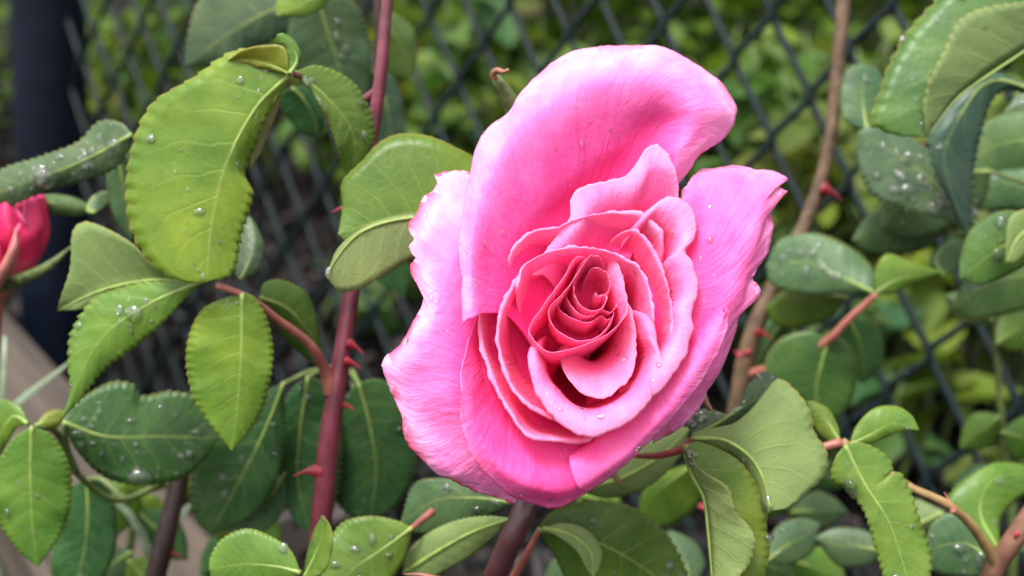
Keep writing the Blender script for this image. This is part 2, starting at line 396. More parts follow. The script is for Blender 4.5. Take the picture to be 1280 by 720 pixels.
# ------------------------------------------------------------------ leaves
Yc = (0.128, 0.225, 0.030); Gc = (0.082, 0.170, 0.026); Dc = (0.032, 0.102, 0.034); Bc = (0.068, 0.140, 0.066); Lc = (0.105, 0.200, 0.032)
LEAFN = [0]
def leaf(par, mid, L, R, Db, Dt, dl=0.004, dr=0.004, col=Gc, under=False, drops=(), serr=1.0, bulge=1.0, pet=None, petm=None, nv=101, label=None, fold=1.05, sides=None):
    """leaf blade: midrib and both margins given base to tip as seen in the photo, at real distance; dl/dr depth of the margins behind the midrib"""
    dl, dr = (x*0.45 if x > 0 else x for x in (dl, dr)); LEAFN[0] += 1; rs = np.random.default_rng(100+LEAFN[0]); sd = LEAFN[0]*3.7
    nh = 6; nu = 2*nh+1
    m = cr(mid, nv); l = cr([mid[0]]+list(L)+[mid[-1]], nv); r = cr([mid[0]]+list(R)+[mid[-1]], nv)
    t = np.linspace(0, 1, nv); D = Db+(Dt-Db)*t
    plen = np.linalg.norm(np.diff(np.array(mid, float), axis=0), axis=1).sum()
    g = np.zeros((nv, nu, 3)); uv = np.zeros((nv, nu, 2))
    teeth = 25; saw = ((t*teeth+rs.random()) % 1.0); env = np.clip(np.minimum(t*8, (1-t)*8), 0, 1)
    amp = serr*env*0.017*plen*(saw-0.4)*(0.7+0.6*rs.random(nv))
    for side, e, dd in ((-1, l, dl), (1, r, dr)):
        out = e-m; ln = np.linalg.norm(out, axis=1, keepdims=True)+1e-6
        tg = np.gradient(m, axis=0); tg /= np.linalg.norm(tg, axis=1, keepdims=True)+1e-6
        e2 = e+out/ln*amp[:, None]*np.minimum(1, ln/12)+tg*amp[:, None]*0.6*np.minimum(1, ln/12)
        w = np.sin(np.pi*np.clip(t, 0, 1))**0.6
        for k in range(nh+1):
            q = k/nh; q2 = q
            xy = m*(1-q2)+(e*(1-q**7)+e2*q**7)*q2
            pk = bulge*0.00013*min(1.0, plen/240)*math.sin(math.pi*q)*np.cos((t-0.17*q)*9*2*np.pi)      # puckers between the veins
            wav = bulge*0.0020*q*q*min(1.0, plen/200)*np.array([mnoise.noise(Vector((tt*5, side*2+sd, 0))) for tt in t])
            arch = -0.00035*bulge*math.sin(math.pi*q)
            z = D+dd*w*(q**fold)+(pk+wav+arch)*w
            j = nh+side*k
            g[:, j, :2] = xy; g[:, j, 2] = z; uv[:, j, 0] = 0.5+side*q*0.5; uv[:, j, 1] = t
    # midrib groove
    X = Pa(g)
    nrm = grid_normals(X)
    ref = nrm[nv//2, nh+2] if sides != 'L' else nrm[nv//2, nh-2]
    facing = np.dot(ref, VIEW) < 0
    flip = facing == under
    V = X.reshape(-1, 3); F = grid_faces(nv, nu, flip)
    o = mesh_obj('leaf', V, F, [M_LEAF, M_UNDER], par, uvs=uv.reshape(-1, 2), color=tuple(np.clip(np.array(col)*rs.uniform(0.92, 1.08, 3), 0, 1)))
    s = o.modifiers.new('thickness', 'SOLIDIFY'); s.thickness = 0.0003; s.offset = 0; s.material_offset = 1; s.material_offset_rim = 0
    if label: o['label'] = label
    sgn = -1 if flip else 1
    nrm = nrm*sgn
    # midrib: raised cord on the underside
    mp = X[::9, nh]-nrm[::9, nh]*0.00022; rr = np.linspace(0.00062, 0.00018, len(mp))
    tube('midrib', mp, rr, M_MIDRIB, o, n=6, seg=24)
    for (v, u, rmm) in drops:
        j = int(np.clip(v, 0.03, 0.97)*(nv-1)); i = int(round(nh+np.clip(u, -0.95, 0.95)*nh))
        nn = nrm[j, i]; side = 1 if np.dot(nn, VIEW) < 0 else -1
        if nn[2]*side < -0.2: side = side
        droplet(o, X[j, i]+nn*side*0.0002, nn*side, rmm/1000*0.5*rs.choice((0.6, 1.0, 1.3, 1.6)))
        for _ in range(2):
            j2 = int(np.clip(j+rs.integers(-9, 10), 2, nv-3)); i2 = int(np.clip(i+rs.integers(-2, 3), 0, nu-1)); n2_ = nrm[j2, i2]; s2 = 1 if np.dot(n2_, VIEW) < 0 else -1
            droplet(o, X[j2, i2]+n2_*s2*0.0002, n2_*s2, rmm/1000*rs.uniform(0.12, 0.26))
    if pet is not None:
        pts = [P(*p) for p in pet]+[X[1, nh]]
        tube('petiole', pts, np.linspace(0.0011, 0.0007, len(pts)), petm or M_PINKSTEM, par, n=8)
    return o
def rdrops(n, v0=0.1, v1=0.9, u0=-0.85, u1=0.85, r0=0.8, r1=2.0):
    return [(random.uniform(v0, v1), random.uniform(u0, u1), random.uniform(r0, r1)*random.choice((0.6, 0.8, 1, 1.1))) for _ in range(n)]

def thorn(par, px, py, D, dx, dy, length, mat=None, dD=0.0, w=0.36):
    """curved flattened thorn; (dx,dy) its direction in the picture"""
    b = P(px, py, D); k = length/math.hypot(dx, dy)
    m = P(px+dx*k*0.5, py+dy*k*0.5-length*0.03, D+dD*0.5); t = P(px+dx*k, py+dy*k+length*0.10, D+dD)
    h = length/FPX*D*w
    back = b-(m-b)*0.25
    tube('thorn', [back, b, m*0.65+b*0.35, m, t], [h, h*0.85, h*0.5, h*0.28, 0.00008], mat or M_THORN, par, n=10, seg=16)
def cane_root(pt):
    """point on the ground below pt, a little to the back"""
    x, y = pt[0]*0.98, pt[1]+0.05; return np.array([x, y, ground_z(x, y)-0.012])

# ------------------------------------------------------------------ the rose
S = D0/FPX*1000                                       # mm per pixel at the heart of the flower
AX = np.array([(722-742)*S, (368-432)*S, -36.0])      # receptacle, mm from the heart
def zf(x, y, off): return -0.55*((x-742)*S*5.9+(368-y)*S*21.2)/34+off
def mm(pts, off=0.0):
    out = []
    for p in pts:
        z = p[2] if len(p) > 2 else 0
        out.append(((p[0]-742)*S, (368-p[1])*S, zf(p[0], p[1], off)+z))
    return np.array(out)
def mm_to_world(g):
    D = D0-g[..., 2]/1000
    # px coordinates were measured at the pixel they appear at, so unproject at their own depth
    return Pa(np.stack([g[..., 0]/S+742, 368-g[..., 1]/S, D], -1))
ADIR = -AX/np.linalg.norm(AX)
def axis_rows(rim, prof):
    h = (rim-AX)@ADIR; A = AX+h[:, None]*ADIR; o = rim-A; rows = []
    for t, w in prof: rows.append(AX+(A-AX)*t+o*w)
    return rows
BUD = [(0.02, 0.12), (0.25, 0.5), (0.5, 0.76), (0.78, 0.93), (0.94, 0.985), (1.0, 1.0)]
CUP = [(0.02, 0.12), (0.25, 0.42), (0.5, 0.66), (0.75, 0.84), (0.93, 0.95), (0.985, 0.985), (0.98, 1.01)]
LIP = [(0.02, 0.12), (0.25, 0.42), (0.5, 0.60), (0.78, 0.72), (0.93, 0.79), (0.99, 0.86), (1.0, 0.94), (0.985, 1.0)]
FLARE = [(0.02, 0.12), (0.3, 0.32), (0.62, 0.46), (0.82, 0.56), (0.92, 0.70), (0.97, 0.86), (1.0, 1.0)]
PETN = [0]
def petal(par, rows=None, rim=None, off=0, prof=CUP, pale=0.0, ruf=1.0, edge=0.0, nu=72, nv=54, tpow=1.0, name='petal', th=0.00042, jag=1.0, ts=None, t0=0.0, dive=0.3, tmax=1.0):
    PETN[0] += 1; sd = PETN[0]*11.3
    if rim is not None:
        rimc = cr(mm(rim, off), nu)
        ue = np.linspace(0, 1, nu); dv_ = dive*np.clip(1-np.minimum(ue, 1-ue)/0.13, 0, 1)**2
        rimc = rimc+(AX+((rimc-AX)@ADIR)[:, None]*0-rimc)*dv_[:, None]*0.5
        R = axis_rows(rimc, prof)
        ts = [0.0]
        for (a0, b0), (a1, b1) in zip(prof[:-1], prof[1:]): ts.append(ts[-1]+math.hypot(a1-a0, b1-b0)+0.02)
        ts = [x/ts[-1] for x in ts]
    else:
        R = [cr(mm(r, off), nu) for r in rows]
    g = cr_rows(R, nv, ts)
    n = grid_normals(g); tv = np.linspace(0, 1, nv); uu = np.linspace(0, 1, nu)
    for j in range(nv):
        a = ruf*(0.15+0.85*tv[j]**2)
        for i in range(nu):
            q = g[j, i]
            d = 0.85*mnoise.noise(Vector((q[0]*0.11+sd, q[1]*0.11, q[2]*0.11)))+0.35*mnoise.noise(Vector((uu[i]*14+sd, tv[j]*3, 1.0)))*tv[j]**1.5
            d += 0.16*mnoise.noise(Vector((uu[i]*34+sd, tv[j]*5, 4.0)))*tv[j]**3
            d += 0.10*mnoise.noise(Vector((q[0]*0.75+sd, q[1]*0.75, q[2]*0.75)))
            g[j, i] += n[j, i]*d*a
    # uneven, slightly torn margin
    dirv = g[-1]-g[-4]; dirv /= np.linalg.norm(dirv, axis=1, keepdims=True)+1e-9
    for i in range(nu):
        jj = jag*(0.55*mnoise.noise(Vector((uu[i]*24+sd, 7, 0)))+0.35*mnoise.noise(Vector((uu[i]*60+sd, 9, 0)))+0.22*mnoise.noise(Vector((uu[i]*150+sd, 3, 0))))
        for k, w in ((1, 1.0), (2, 0.6), (3, 0.3)): g[-k, i] += dirv[i]*jj*w
    X = mm_to_world(g); nn = grid_normals(X)
    mid = nn[nv*2//3, nu//2]
    flip = np.dot(mid, VIEW) > 0
    uv = np.stack(np.meshgrid(uu, tv), -1).reshape(-1, 2)
    T = np.repeat(t0+(tmax-t0)*tv**tpow+(1-tmax)*np.clip((tv-0.94)/0.06, 0, 1)*0.6, nu)
    E = np.repeat(np.clip((tv-0.93)/0.07, 0, 1), nu)*edge
    o = mesh_obj(name, X.reshape(-1, 3), grid_faces(nv, nu, flip), M_PETAL, par, uvs=uv, attrs={'t': T, 'pale': np.full(nu*nv, pale), 'edge': E})
    vg = o.vertex_groups.new(name='thick')
    for j in range(nv):
        wt = 1.0 if tv[j] < 0.75 else max(0.2, 1-(tv[j]-0.75)*3.4)
        vg.add(list(range(j*nu, (j+1)*nu)), wt, 'REPLACE')
    s = o.modifiers.new('thickness', 'SOLIDIFY'); s.thickness = th; s.offset = 0; s.vertex_group = 'thick'; s.thickness_vertex_group = 0.0
    return o, X, nn*(-1 if flip else 1)

def build_rose():
    stem_pts = [P(684, 560, 0.262), P(668, 600, 0.258), P(655, 640, 0.255), P(632, 690, 0.257), P(612, 735, 0.262)]
    e = stem_pts[-1]; root = cane_root(e)
    R = empty('rose', root, 'large pink rose in full bloom on a plum stem, at the centre', 'rose')
    low = [e+(root-e)*0.25+np.array([-0.012, 0.006, 0]), e+(root-e)*0.6+np.array([-0.01, 0.004, 0]), root]
    rad = [0.0030, 0.0029, 0.0029, 0.0029, 0.0030, 0.0034, 0.0042, 0.0055]
    tube('stem', stem_pts+low, rad, M_DARKSTEM, R, n=16, seg=60, lump=0.1)
    rc = mm_to_world(AX[None])[0]
    tube('calyx', [P(686, 556, 0.262), P(692, 540, 0.2605), P(698, 522, 0.258), P(705, 500, 0.2535)], [0.0031, 0.0055, 0.0068, 0.006], M_SEPAL, R, n=16)
    pets = {}
    # ---- outer petals, wide open
    pets['left'] = petal(R, rows=[
        [(680, 430, -20), (665, 470, -20), (668, 510, -22), (688, 545, -24)],
        [(640, 330, -12), (600, 400, -10), (595, 480, -12), (618, 540, -16), (668, 590, -22)],
        [(607, 260, -9), (568, 340, -7), (548, 430, -9), (560, 510, -13), (600, 570, -18), (655, 610, -24)],
        [(598, 230, -9), (548, 265, -9), (532, 330, -8), (538, 385, -8), (508, 440, -10), (508, 490, -13), (528, 550, -17), (580, 598, -21), (648, 623, -26)],
        [(588, 214, -10), (556, 213, -10), (542, 219, -11), (546, 231, -11), (530, 247, -11), (521, 264, -11), (511, 285, -11), (517, 298, -10), (512, 310, -11), (518, 321, -10), (510, 333, -11), (520, 357, -10), (529, 372, -10), (515, 403, -11), (493, 434, -13), (480, 455, -14), (486, 486, -16), (501, 520, -17), (513, 558, -20), (546, 587, -22), (570, 606, -24), (603, 620, -26), (644, 630, -28)]],
        pale=1.0, ruf=1.5, edge=1.0, nu=240, nv=60, jag=1.2, ts=[0, .35, .7, .9, 1], t0=0.25)
    pets['right'] = petal(R, rows=[
        [(770, 440, -16), (785, 455, -16), (780, 480, -18), (760, 510, -22)],
        [(835, 300, -10), (850, 350, -8), (845, 420, -9), (800, 500, -16)],
        [(850, 255, -8), (885, 270, -5), (905, 320, -5), (895, 390, -7), (862, 460, -11), (815, 530, -19)],
        [(852, 250, -8), (880, 226, -6), (930, 222, -6), (950, 250, -5), (945, 300, -5), (932, 345, -6), (925, 380, -8), (905, 430, -11), (875, 490, -15), (815, 545, -22)],
        [(850, 248, -9), (859, 230, -8), (876, 217, -9), (899, 210, -10), (924, 208, -11), (950, 210, -11), (964, 213, -12), (984, 224, -13), (971, 230, -12), (983, 240, -13), (962, 259, -11), (967, 284, -10), (960, 312, -10), (949, 333, -10), (941, 345, -9), (952, 363, -10), (948, 375, -11), (931, 379, -11), (923, 407, -13), (912, 440, -15), (892, 478, -18), (857, 529, -22), (816, 554, -26)]],
        pale=0.95, tmax=.9, ruf=1.0, edge=0.8, nu=240, nv=56, jag=2.0, ts=[0, .35, .7, .9, 1], t0=0.15)
    pets['top'] = petal(R, rows=[
        [(690, 470, -17), (700, 455, -17), (715, 450, -17), (735, 450, -16)],
        [(640, 400, -9), (660, 340, -10), (705, 285, -11), (755, 255, -11), (800, 245, -10), (822, 245, -9)],
        [(606, 392, -4), (614, 335, -4), (640, 288, -4), (680, 243, -4), (725, 205, -4), (770, 178, -4), (806, 160, -4), (826, 165, -4), (834, 195, -4), (838, 228, -7)],
        [(590, 398, -2), (590, 335, 0), (598, 272, 1), (622, 218, 2), (655, 170, 3), (710, 125, 4), (775, 105, 4), (835, 112, 3), (868, 138, 2), (866, 165, 0), (850, 192, -2), (842, 230, -6)],
        [(583, 402, -3), (580, 338, -1), (584, 270, 0), (598, 213, 1), (625, 165, 2), (668, 118, 3), (735, 82, 3), (798, 76, 3), (850, 88, 2), (890, 118, 1), (902, 140, 0), (890, 165, -2), (866, 194, -3), (844, 232, -7)],
        [(579, 406, -5), (574, 340, -3), (577, 268, -3), (587, 209, -3), (601, 175, -3), (616, 152, -3), (637, 139, -2), (650, 120, -2), (671, 95, -1), (696, 76, -1), (730, 61, -1), (764, 56, -1), (798, 58, -1), (832, 61, -2), (861, 74, -2), (891, 93, -3), (912, 114, -3), (921, 131, -4), (918, 150, -4), (907, 169, -5), (891, 181, -5), (876, 192, -5), (865, 209, -6), (846, 236, -9)]],
        pale=1.0, ruf=0.9, edge=0.5, nu=240, nv=70, jag=0.9, ts=[0, .3, .55, .8, .92, 1], t0=0.05)
    pets['bottom'] = petal(R, rows=[
        [(690, 480, -26), (705, 500, -26), (725, 500, -26), (750, 485, -25)],
        [(650, 385, -17), (645, 480, -17), (690, 530, -17), (750, 530, -17), (800, 490, -17)],
        [(630, 365, -17), (618, 440, -17), (640, 520, -16), (690, 562, -14), (750, 556, -14), (800, 520, -14), (850, 455, -13)],
        [(608, 365, -12), (591, 450, -9), (598, 530, -9), (640, 590, -11), (695, 612, -14), (742, 594, -15), (800, 548, -15), (850, 490, -13), (890, 425, -10), (905, 392, -8)],
        [(606, 362, -10), (592, 408, -8), (585, 434, -6), (577, 467, -6), (574, 505, -7), (581, 544, -8), (598, 582, -11), (627, 611, -15), (651, 625, -18), (670, 632, -20), (694, 636, -21), (713, 627, -19), (737, 613, -18), (766, 592, -17), (804, 558, -15), (842, 515, -12), (876, 477, -9), (895, 443, -7), (909, 405, -5), (910, 388, -3)]],
        pale=0.95, ruf=0.8, edge=0.7, nu=240, nv=60, jag=0.9, ts=[0, .3, .6, .85, 1], t0=0.1, tmax=0.70)
    # band on the lower right, overlapping the bottom petal
    pets['band'] = petal(R, rows=[
        [(735, 490, -21), (755, 480, -20), (780, 455, -19)],
        [(725, 550, -18), (790, 500, -18), (850, 420, -16)],
        [(712, 575, -11), (770, 535, -10), (830, 470, -9), (880, 405, -7), (895, 385, -6)],
        [(722, 608, -11), (778, 568, -9), (838, 503, -7), (884, 435, -5), (906, 392, -4)],
        [(736, 616, -15), (768, 592, -13), (806, 559, -11), (844, 517, -9), (878, 478, -8), (900, 438, -6), (912, 405, -5), (908, 384, -5)]],
        pale=0.9, tmax=.85, ruf=0.6, edge=0.2, nu=90, nv=44, ts=[0, .35, .65, .85, 1], t0=0.2)
    # ---- half open petals round the heart
    pets['fold'] = petal(R, rows=[
        [(715, 440, -26), (725, 425, -26), (740, 425, -26)],
        [(700, 375, -15), (725, 325, -13), (765, 298, -12), (805, 295, -12), (828, 300, -13)],
        [(680, 345, -9), (702, 312, -7.5), (724, 286, -6), (738, 262, -5), (770, 246, -4.5), (798, 234, -3), (815, 215, -3), (832, 222, -4.5), (842, 250, -8)],
        [(664, 345, -8), (688, 305, -7), (712, 272, -5), (714, 248, -4), (724, 235, -3.5), (752, 227, -3), (779, 221, -2.5), (792, 209, -2), (806, 188, -1.5), (819, 180, -2.5), (834, 192, -3.5), (845, 214, -4.5), (849, 250, -8)]],
        pale=0.8, ruf=0.3, nu=100, nv=50, ts=[0, .4, .8, 1], t0=0.2, jag=.7)
    pets['right_lip'] = petal(R, rim=[(790, 272, -3), (812, 258), (836, 245), (855, 251), (870, 270), (870, 296), (857, 313), (865, 326), (874, 362), (866, 388), (867, 409), (860, 438), (838, 474), (815, 500), (790, 520, -3)], off=-3.0, prof=LIP, pale=0.45, ruf=0.6, nu=90, t0=0.1)
    pets['far_left'] = petal(R, rim=[(690, 283, -2), (652, 296), (630, 318), (610, 360), (600, 388), (602, 432), (618, 480), (642, 523), (662, 545), (694, 550, -1), (730, 552, -2), (765, 545, -5)], off=-6.5, prof=CUP, pale=0.35, ruf=0.7, nu=90)
    pets['upper'] = petal(R, rim=[(632, 345, -3), (636, 318), (653, 296), (671, 286), (695, 283), (714, 275), (728, 270), (752, 265), (780, 264), (805, 268), (826, 290, -1), (838, 325, -3)], off=-4.0, prof=CUP, pale=0.55, ruf=0.7, nu=90, t0=0.1)
    pets['near_left'] = petal(R, rim=[(672, 322, -3), (648, 345), (632, 372), (622, 405), (624, 440), (638, 480), (660, 506), (690, 522, -1), (725, 532, -2), (755, 525, -4)], off=-4.5, prof=CUP, pale=0.25, ruf=0.6)
    pets['inner_right'] = petal(R, rim=[(770, 278, -2), (800, 290), (822, 320), (836, 360), (842, 400), (838, 440), (825, 465, -2)], off=-4.5, prof=CUP, pale=0.25, ruf=0.6)
    pets['hood'] = petal(R, rim=[(640, 392, -5), (646, 358), (653, 333), (671, 320), (694, 311), (718, 308), (742, 309), (765, 314), (784, 324), (799, 332), (808, 348), (815, 372), (818, 398), (816, 425, -4)], off=-2.0, prof=CUP, pale=0.5, ruf=0.6, nu=90, t0=0.05)
    pets['front_cup'] = petal(R, rim=[(662, 425, -3), (659, 442), (661, 461), (671, 494), (690, 518), (713, 539), (739, 546), (765, 538), (798, 518), (822, 485), (833, 456), (822, 428), (819, 402), (812, 380, -2)], off=-3.0, prof=LIP, pale=0.45, ruf=0.6, nu=100, t0=0.05)
    pets['inner_cup'] = petal(R, rim=[(752, 312, -2), (768, 320), (778, 344), (783, 367), (791, 390), (796, 419), (794, 447), (788, 471), (766, 493), (750, 498), (724, 488), (704, 462), (694, 440, -2)], off=-4.5, prof=FLARE, pale=0.2, ruf=0.6, t0=.1)
    # ---- the heart: rolled bud petals
    pets['bud_outer'] = petal(R, rim=[(742, 312, -3), (722, 318), (704, 346), (685, 376), (662, 407), (662, 419), (685, 440), (713, 437), (742, 428), (766, 411), (784, 388), (790, 362, -2)], off=0.0, prof=BUD, pale=0.35, ruf=0.6, nu=90, jag=.8)
    pets['bud_left'] = petal(R, rim=[(756, 316, -3), (738, 318), (720, 342), (703, 366), (688, 384), (688, 398), (699, 414), (718, 424), (742, 424), (760, 407), (774, 380)], off=-1.6, prof=BUD, pale=0.2, ruf=0.6, th=0.0004)
    pets['heart_curl'] = petal(R, rim=[(700, 362, -2.5), (711, 380, -1), (724, 392), (740, 394, -.5), (750, 385), (763, 389, -1), (776, 372, -2)], off=-3.4, prof=BUD, pale=0.2, ruf=0.5)
    pets['bud_mid'] = petal(R, rim=[(692, 372, -3), (700, 388, -.5), (716, 398), (736, 403, .5), (752, 396, -1), (760, 400, -.5), (772, 388, -2)], off=-4.4, prof=BUD, pale=0.2, ruf=0.6)
    pets['spiral'] = petal(R, rim=[(764, 330, -2), (745, 320), (727, 330), (717, 355), (721, 376), (736, 388), (750, 386), (758, 375), (756, 364), (749, 362)], off=-2.5, prof=BUD, pale=0.25, ruf=0.4, nu=80)
    pets['core'] = petal(R, rim=[(730, 345, -1), (742, 334), (758, 340), (764, 356), (758, 368), (748, 371), (743, 365), (748, 360)], off=-4.0, prof=BUD, pale=0.2, ruf=0.3, nu=70)
    # sepals peeping out from behind the flower
    def sepal(pts, wpx, tipmat=None, name='sepal'):
        c = cr(np.array([(x, y, D) for x, y, D in pts], float), 24); V = []; F = []
        wd = cr(np.array([[w] for w in wpx], float), 24)[:, 0]
        tg = np.gradient(c[:, :2], axis=0); tg /= np.linalg.norm(tg, axis=1, keepdims=True)
        g = np.zeros((24, 5, 3))
        for i in range(24):
            for k in range(5):
                s_ = (k-2)/2; nrm = np.array([-tg[i, 1], tg[i, 0]])
                g[i, k] = (*(c[i, :2]+nrm*s_*wd[i]*0.5), c[i, 2]+0.0012*(s_*s_))
        X = Pa(g)
        o = mesh_obj(name, X.reshape(-1, 3), grid_faces(24, 5), [M_SEPAL if tipmat is None else tipmat], R)
        s = o.modifiers.new('thickness', 'SOLIDIFY'); s.thickness = 0.0006; s.offset = 0
        return o
    sepal([(690, 300, .262), (668, 200, .262), (640, 132, .258), (628, 110, .256), (619, 97, .255)], [50, 60, 46, 30, 10])
    sepal([(620, 99, .255), (617, 92, .254), (622, 88, .252), (630, 90, .250), (636, 87, .249)], [8, 7, 6, 4, 1], M_SEPALTIP, 'sepal_tip')
    sepal([(700, 515, .258), (790, 512, .256), (850, 492, .252), (878, 495, .249), (884, 506, .247), (889, 513, .246)], [30, 40, 34, 16, 7, 2], M_SEPALTIP)
    sepal([(690, 540, .262), (735, 575, .262), (765, 592, .258), (776, 605, .256)], [30, 26, 9, 2], M_SEPALTIP)
    # droplets on the petals: a few large, many fine
    for key, cnt, v0, u0, u1 in (('top', 16, .55, .05, .95), ('left', 10, .5, .1, .9), ('front_cup', 9, .72, .1, .9), ('right', 10, .5, .1, .8), ('hood', 8, .7, .1, .9), ('right_lip', 9, .7, .1, .9), ('bottom', 9, .7, .1, .9), ('near_left', 4, .7, .2, .8), ('inner_cup', 5, .7, .2, .9), ('band', 5, .6, .2, .8), ('bud_outer', 4, .85, .2, .8), ('upper', 5, .75, .2, .8)):
        o, X, nn = pets[key]; nv, nu = X.shape[:2]
        for _ in range(cnt):
            j = int((v0+(0.97-v0)*random.random())*(nv-1)); i = int((u0+(u1-u0)*random.random())*(nu-1))
            n_ = nn[j, i]; sg = 1 if np.dot(n_, VIEW) < 0 else -1
            droplet(o, X[j, i]+n_*sg*0.00028, n_*sg, random.choice((0.22, 0.28, 0.3, 0.35, 0.45, 0.7))/1000, 0.55)
    return R
ROSE = build_rose()

# ------------------------------------------------------------------ leaves on the rose's own stem
leaf(ROSE, [(672, 662), (730, 672), (790, 700), (870, 760)], [(690, 640), (740, 626), (790, 634), (830, 664), (858, 715)], [(690, 690), (720, 740), (790, 775)], .262, .272, .004, .006, Gc, drops=[(.75, -.5, 1.9), (.82, -.75, 1.5), (.5, .35, 1.8), (.9, -.6, 2.0), (.3, -.5, 1.0)], pet=[(640, 725, .268), (660, 690, .264)], petm=M_PINKSTEM)
leaf(ROSE, [(678, 660), (712, 668), (738, 690), (741, 722)], [(706, 654), (736, 664), (752, 690), (748, 712)], [(700, 672), (722, 690), (734, 712)], .256, .256, .001, -.001, Lc, under=True, serr=.6)
leaf(ROSE, [(505, 716), (545, 690), (590, 665), (637, 648)], [(507, 695), (530, 670), (570, 651), (610, 645)], [(522, 728), (575, 704), (610, 678)], .272, .262, .003, .005, Lc, under=True, serr=.7)
leaf(ROSE, [(640, 628), (590, 622), (545, 625), (500, 655)], [(600, 606), (560, 598), (520, 604)], [(600, 650), (560, 665), (520, 668)], .275, .285, .004, .004, Bc, drops=rdrops(6, r0=1, r1=2))
leaf(ROSE, [(720, 612), (775, 598), (825, 570), (862, 535)], [(760, 585), (810, 552), (845, 535)], [(760, 622), (810, 608), (850, 570)], .275, .29, .004, .004, Lc, under=True)
thorn(ROSE, 552, 727, .262, -60, -18, 50, M_PINKSTEM, w=.14)

# ------------------------------------------------------------------ red cane on the left
c_pts = [P(487, -40, .270), P(481, 40, .272), P(474, 110, .274), P(463, 185, .276), P(449, 290, .278), P(436, 390, .28), P(420, 490, .281), P(409, 570, .283), P(402, 650, .286), P(396, 740, .29)]
rt = cane_root(c_pts[-1])
RED = empty('rose_cane', rt, 'plum red thorny rose cane left of the large pink bloom', 'rose cane')
e = c_pts[-1]
tube('stem', c_pts+[e*.7+rt*.3+np.array([-.006, .01, 0]), e*.3+rt*.7, rt], [.0014, .0015, .0016, .0017, .0020, .0022, .0025, .0027, .0028, .0029, .0032, .0038, .005], M_REDSTEM, RED, n=16, seg=90, lump=.12)
thorn(RED, 437, 430, .279, 20, 12, 22); thorn(RED, 434, 452, .279, 24, 10, 20); thorn(RED, 425, 505, .281, 20, 6, 20); thorn(RED, 400, 588, .283, -34, 4, 34); thorn(RED, 456, 256, .277, -40, 5, 42)
# branch with leaflets
br = [P(415, 492, .281), P(406, 462, .278), P(386, 430, .272), P(345, 398, .265), P(310, 372, .258), P(270, 356, .254)]
tube('branch', br, [.0022, .0015, .0012, .0010, .0009, .0008], M_PINKSTEM, RED, n=12, seg=50, lump=.1)
leaf(RED, [(303, 366), (302, 430), (298, 495), (290, 563)], [(283, 372), (254, 386), (237, 420), (234, 460), (245, 502), (268, 536)], [(318, 372), (334, 400), (341, 440), (336, 482), (325, 517), (304, 548)], .256, .262, .003, .004, Yc, drops=[(.12, -.6, 1.2), (.08, -.3, 1.0)])
leaf(RED, [(258, 350), (190, 378), (125, 425), (78, 522)], [(215, 352), (170, 355), (118, 375), (90, 415), (86, 450), (88, 490)], [(240, 364), (205, 402), (170, 432), (130, 463), (100, 500)], .256, .262, .005, .003, Lc, drops=[(.38, -.05, 2.6), (.42, -.35, 1.5), (.3, -.2, 1.2), (.45, .45, 1.8), (.72, -.85, 1.6), (.6, -.8, 1.3), (.85, -.5, 1.2), (.28, .1, 1.0), (.34, .6, 1.0)])
leaf(RED, [(240, 350), (190, 350), (130, 362), (72, 388)], [(190, 330), (165, 304), (110, 277), (92, 287), (88, 335), (74, 378)], [(190, 358), (150, 370), (105, 386)], .262, .27, -.004, .002, Lc, under=True, serr=.5, sides='L')
leaf(RED, [(325, 372), (358, 385), (388, 418), (404, 462)], [(330, 354), (352, 350), (384, 368), (398, 410)], [(335, 392), (358, 424), (385, 450)], .272, .282, .004, .006, Gc, drops=rdrops(3))
leaf(RED, [(300, 350), (312, 325), (318, 300), (312, 270)], [(290, 335), (298, 300), (302, 280)], [(322, 338), (330, 310), (322, 285)], .27, .28, .003, .003, Bc, drops=[(.4, .3, 1.8)])
leaf(RED, [(365, 92), (325, 128), (285, 200), (265, 280), (258, 352)], [(345, 72), (298, 62), (240, 98), (190, 130), (166, 182), (158, 250), (172, 305), (208, 344), (236, 353)], [(352, 116), (334, 142), (320, 178), (306, 218), (316, 240), (302, 292), (290, 342)], .246, .252, .004, .006, Yc, drops=[(.1, -.5, 1.8), (.2, -.45, 1.4), (.24, .3, 1.5), (.5, -.85, 1.9), (.7, -.2, 1.5), (.8, .4, 1.3), (.45, .5, 1.4), (.97, -.4, 1.8)], label='large yellow-green leaf hanging tip down at upper left')
leaf(RED, [(348, 112), (333, 142), (318, 178), (312, 212)], [(345, 122), (330, 150), (316, 182)], [(350, 125), (340, 155), (326, 190)], .2475, .254, .003, .006, (.2, .2, .1), under=True, serr=.2)
leaf(RED, [(362, 92), (340, 82), (312, 74), (284, 76)], [(356, 60), (335, 56), (305, 62)], [(345, 90), (320, 84), (300, 80)], .244, .248, -.003, .002, (.22, .24, .03), serr=.4)
leaf(RED, [(362, 92), (371, 76), (366, 60), (346, 44)], [(358, 76), (354, 62), (345, 52)], [(376, 72), (370, 54), (354, 42)], .243, .242, .002, .002, Lc, serr=.3)
leaf(RED, [(368, 90), (408, 122), (440, 165), (440, 222)], [(396, 82), (440, 102), (463, 140), (468, 170), (455, 205)], [(385, 108), (404, 138), (420, 178), (430, 212)], .254, .264, .006, -.002, Gc, drops=[(.12, .3, 1.6), (.15, -.2, 1.5), (.5, -.8, 1.4), (.7, -.5, 1.3), (.3, .8, 1.2)])
tube('petiole', [P(474, 112, .274), P(445, 128, .276), P(400, 105, .268), P(364, 91, .248)], [.0013, .0009, .0008, .0007], M_REDSTEM, RED)
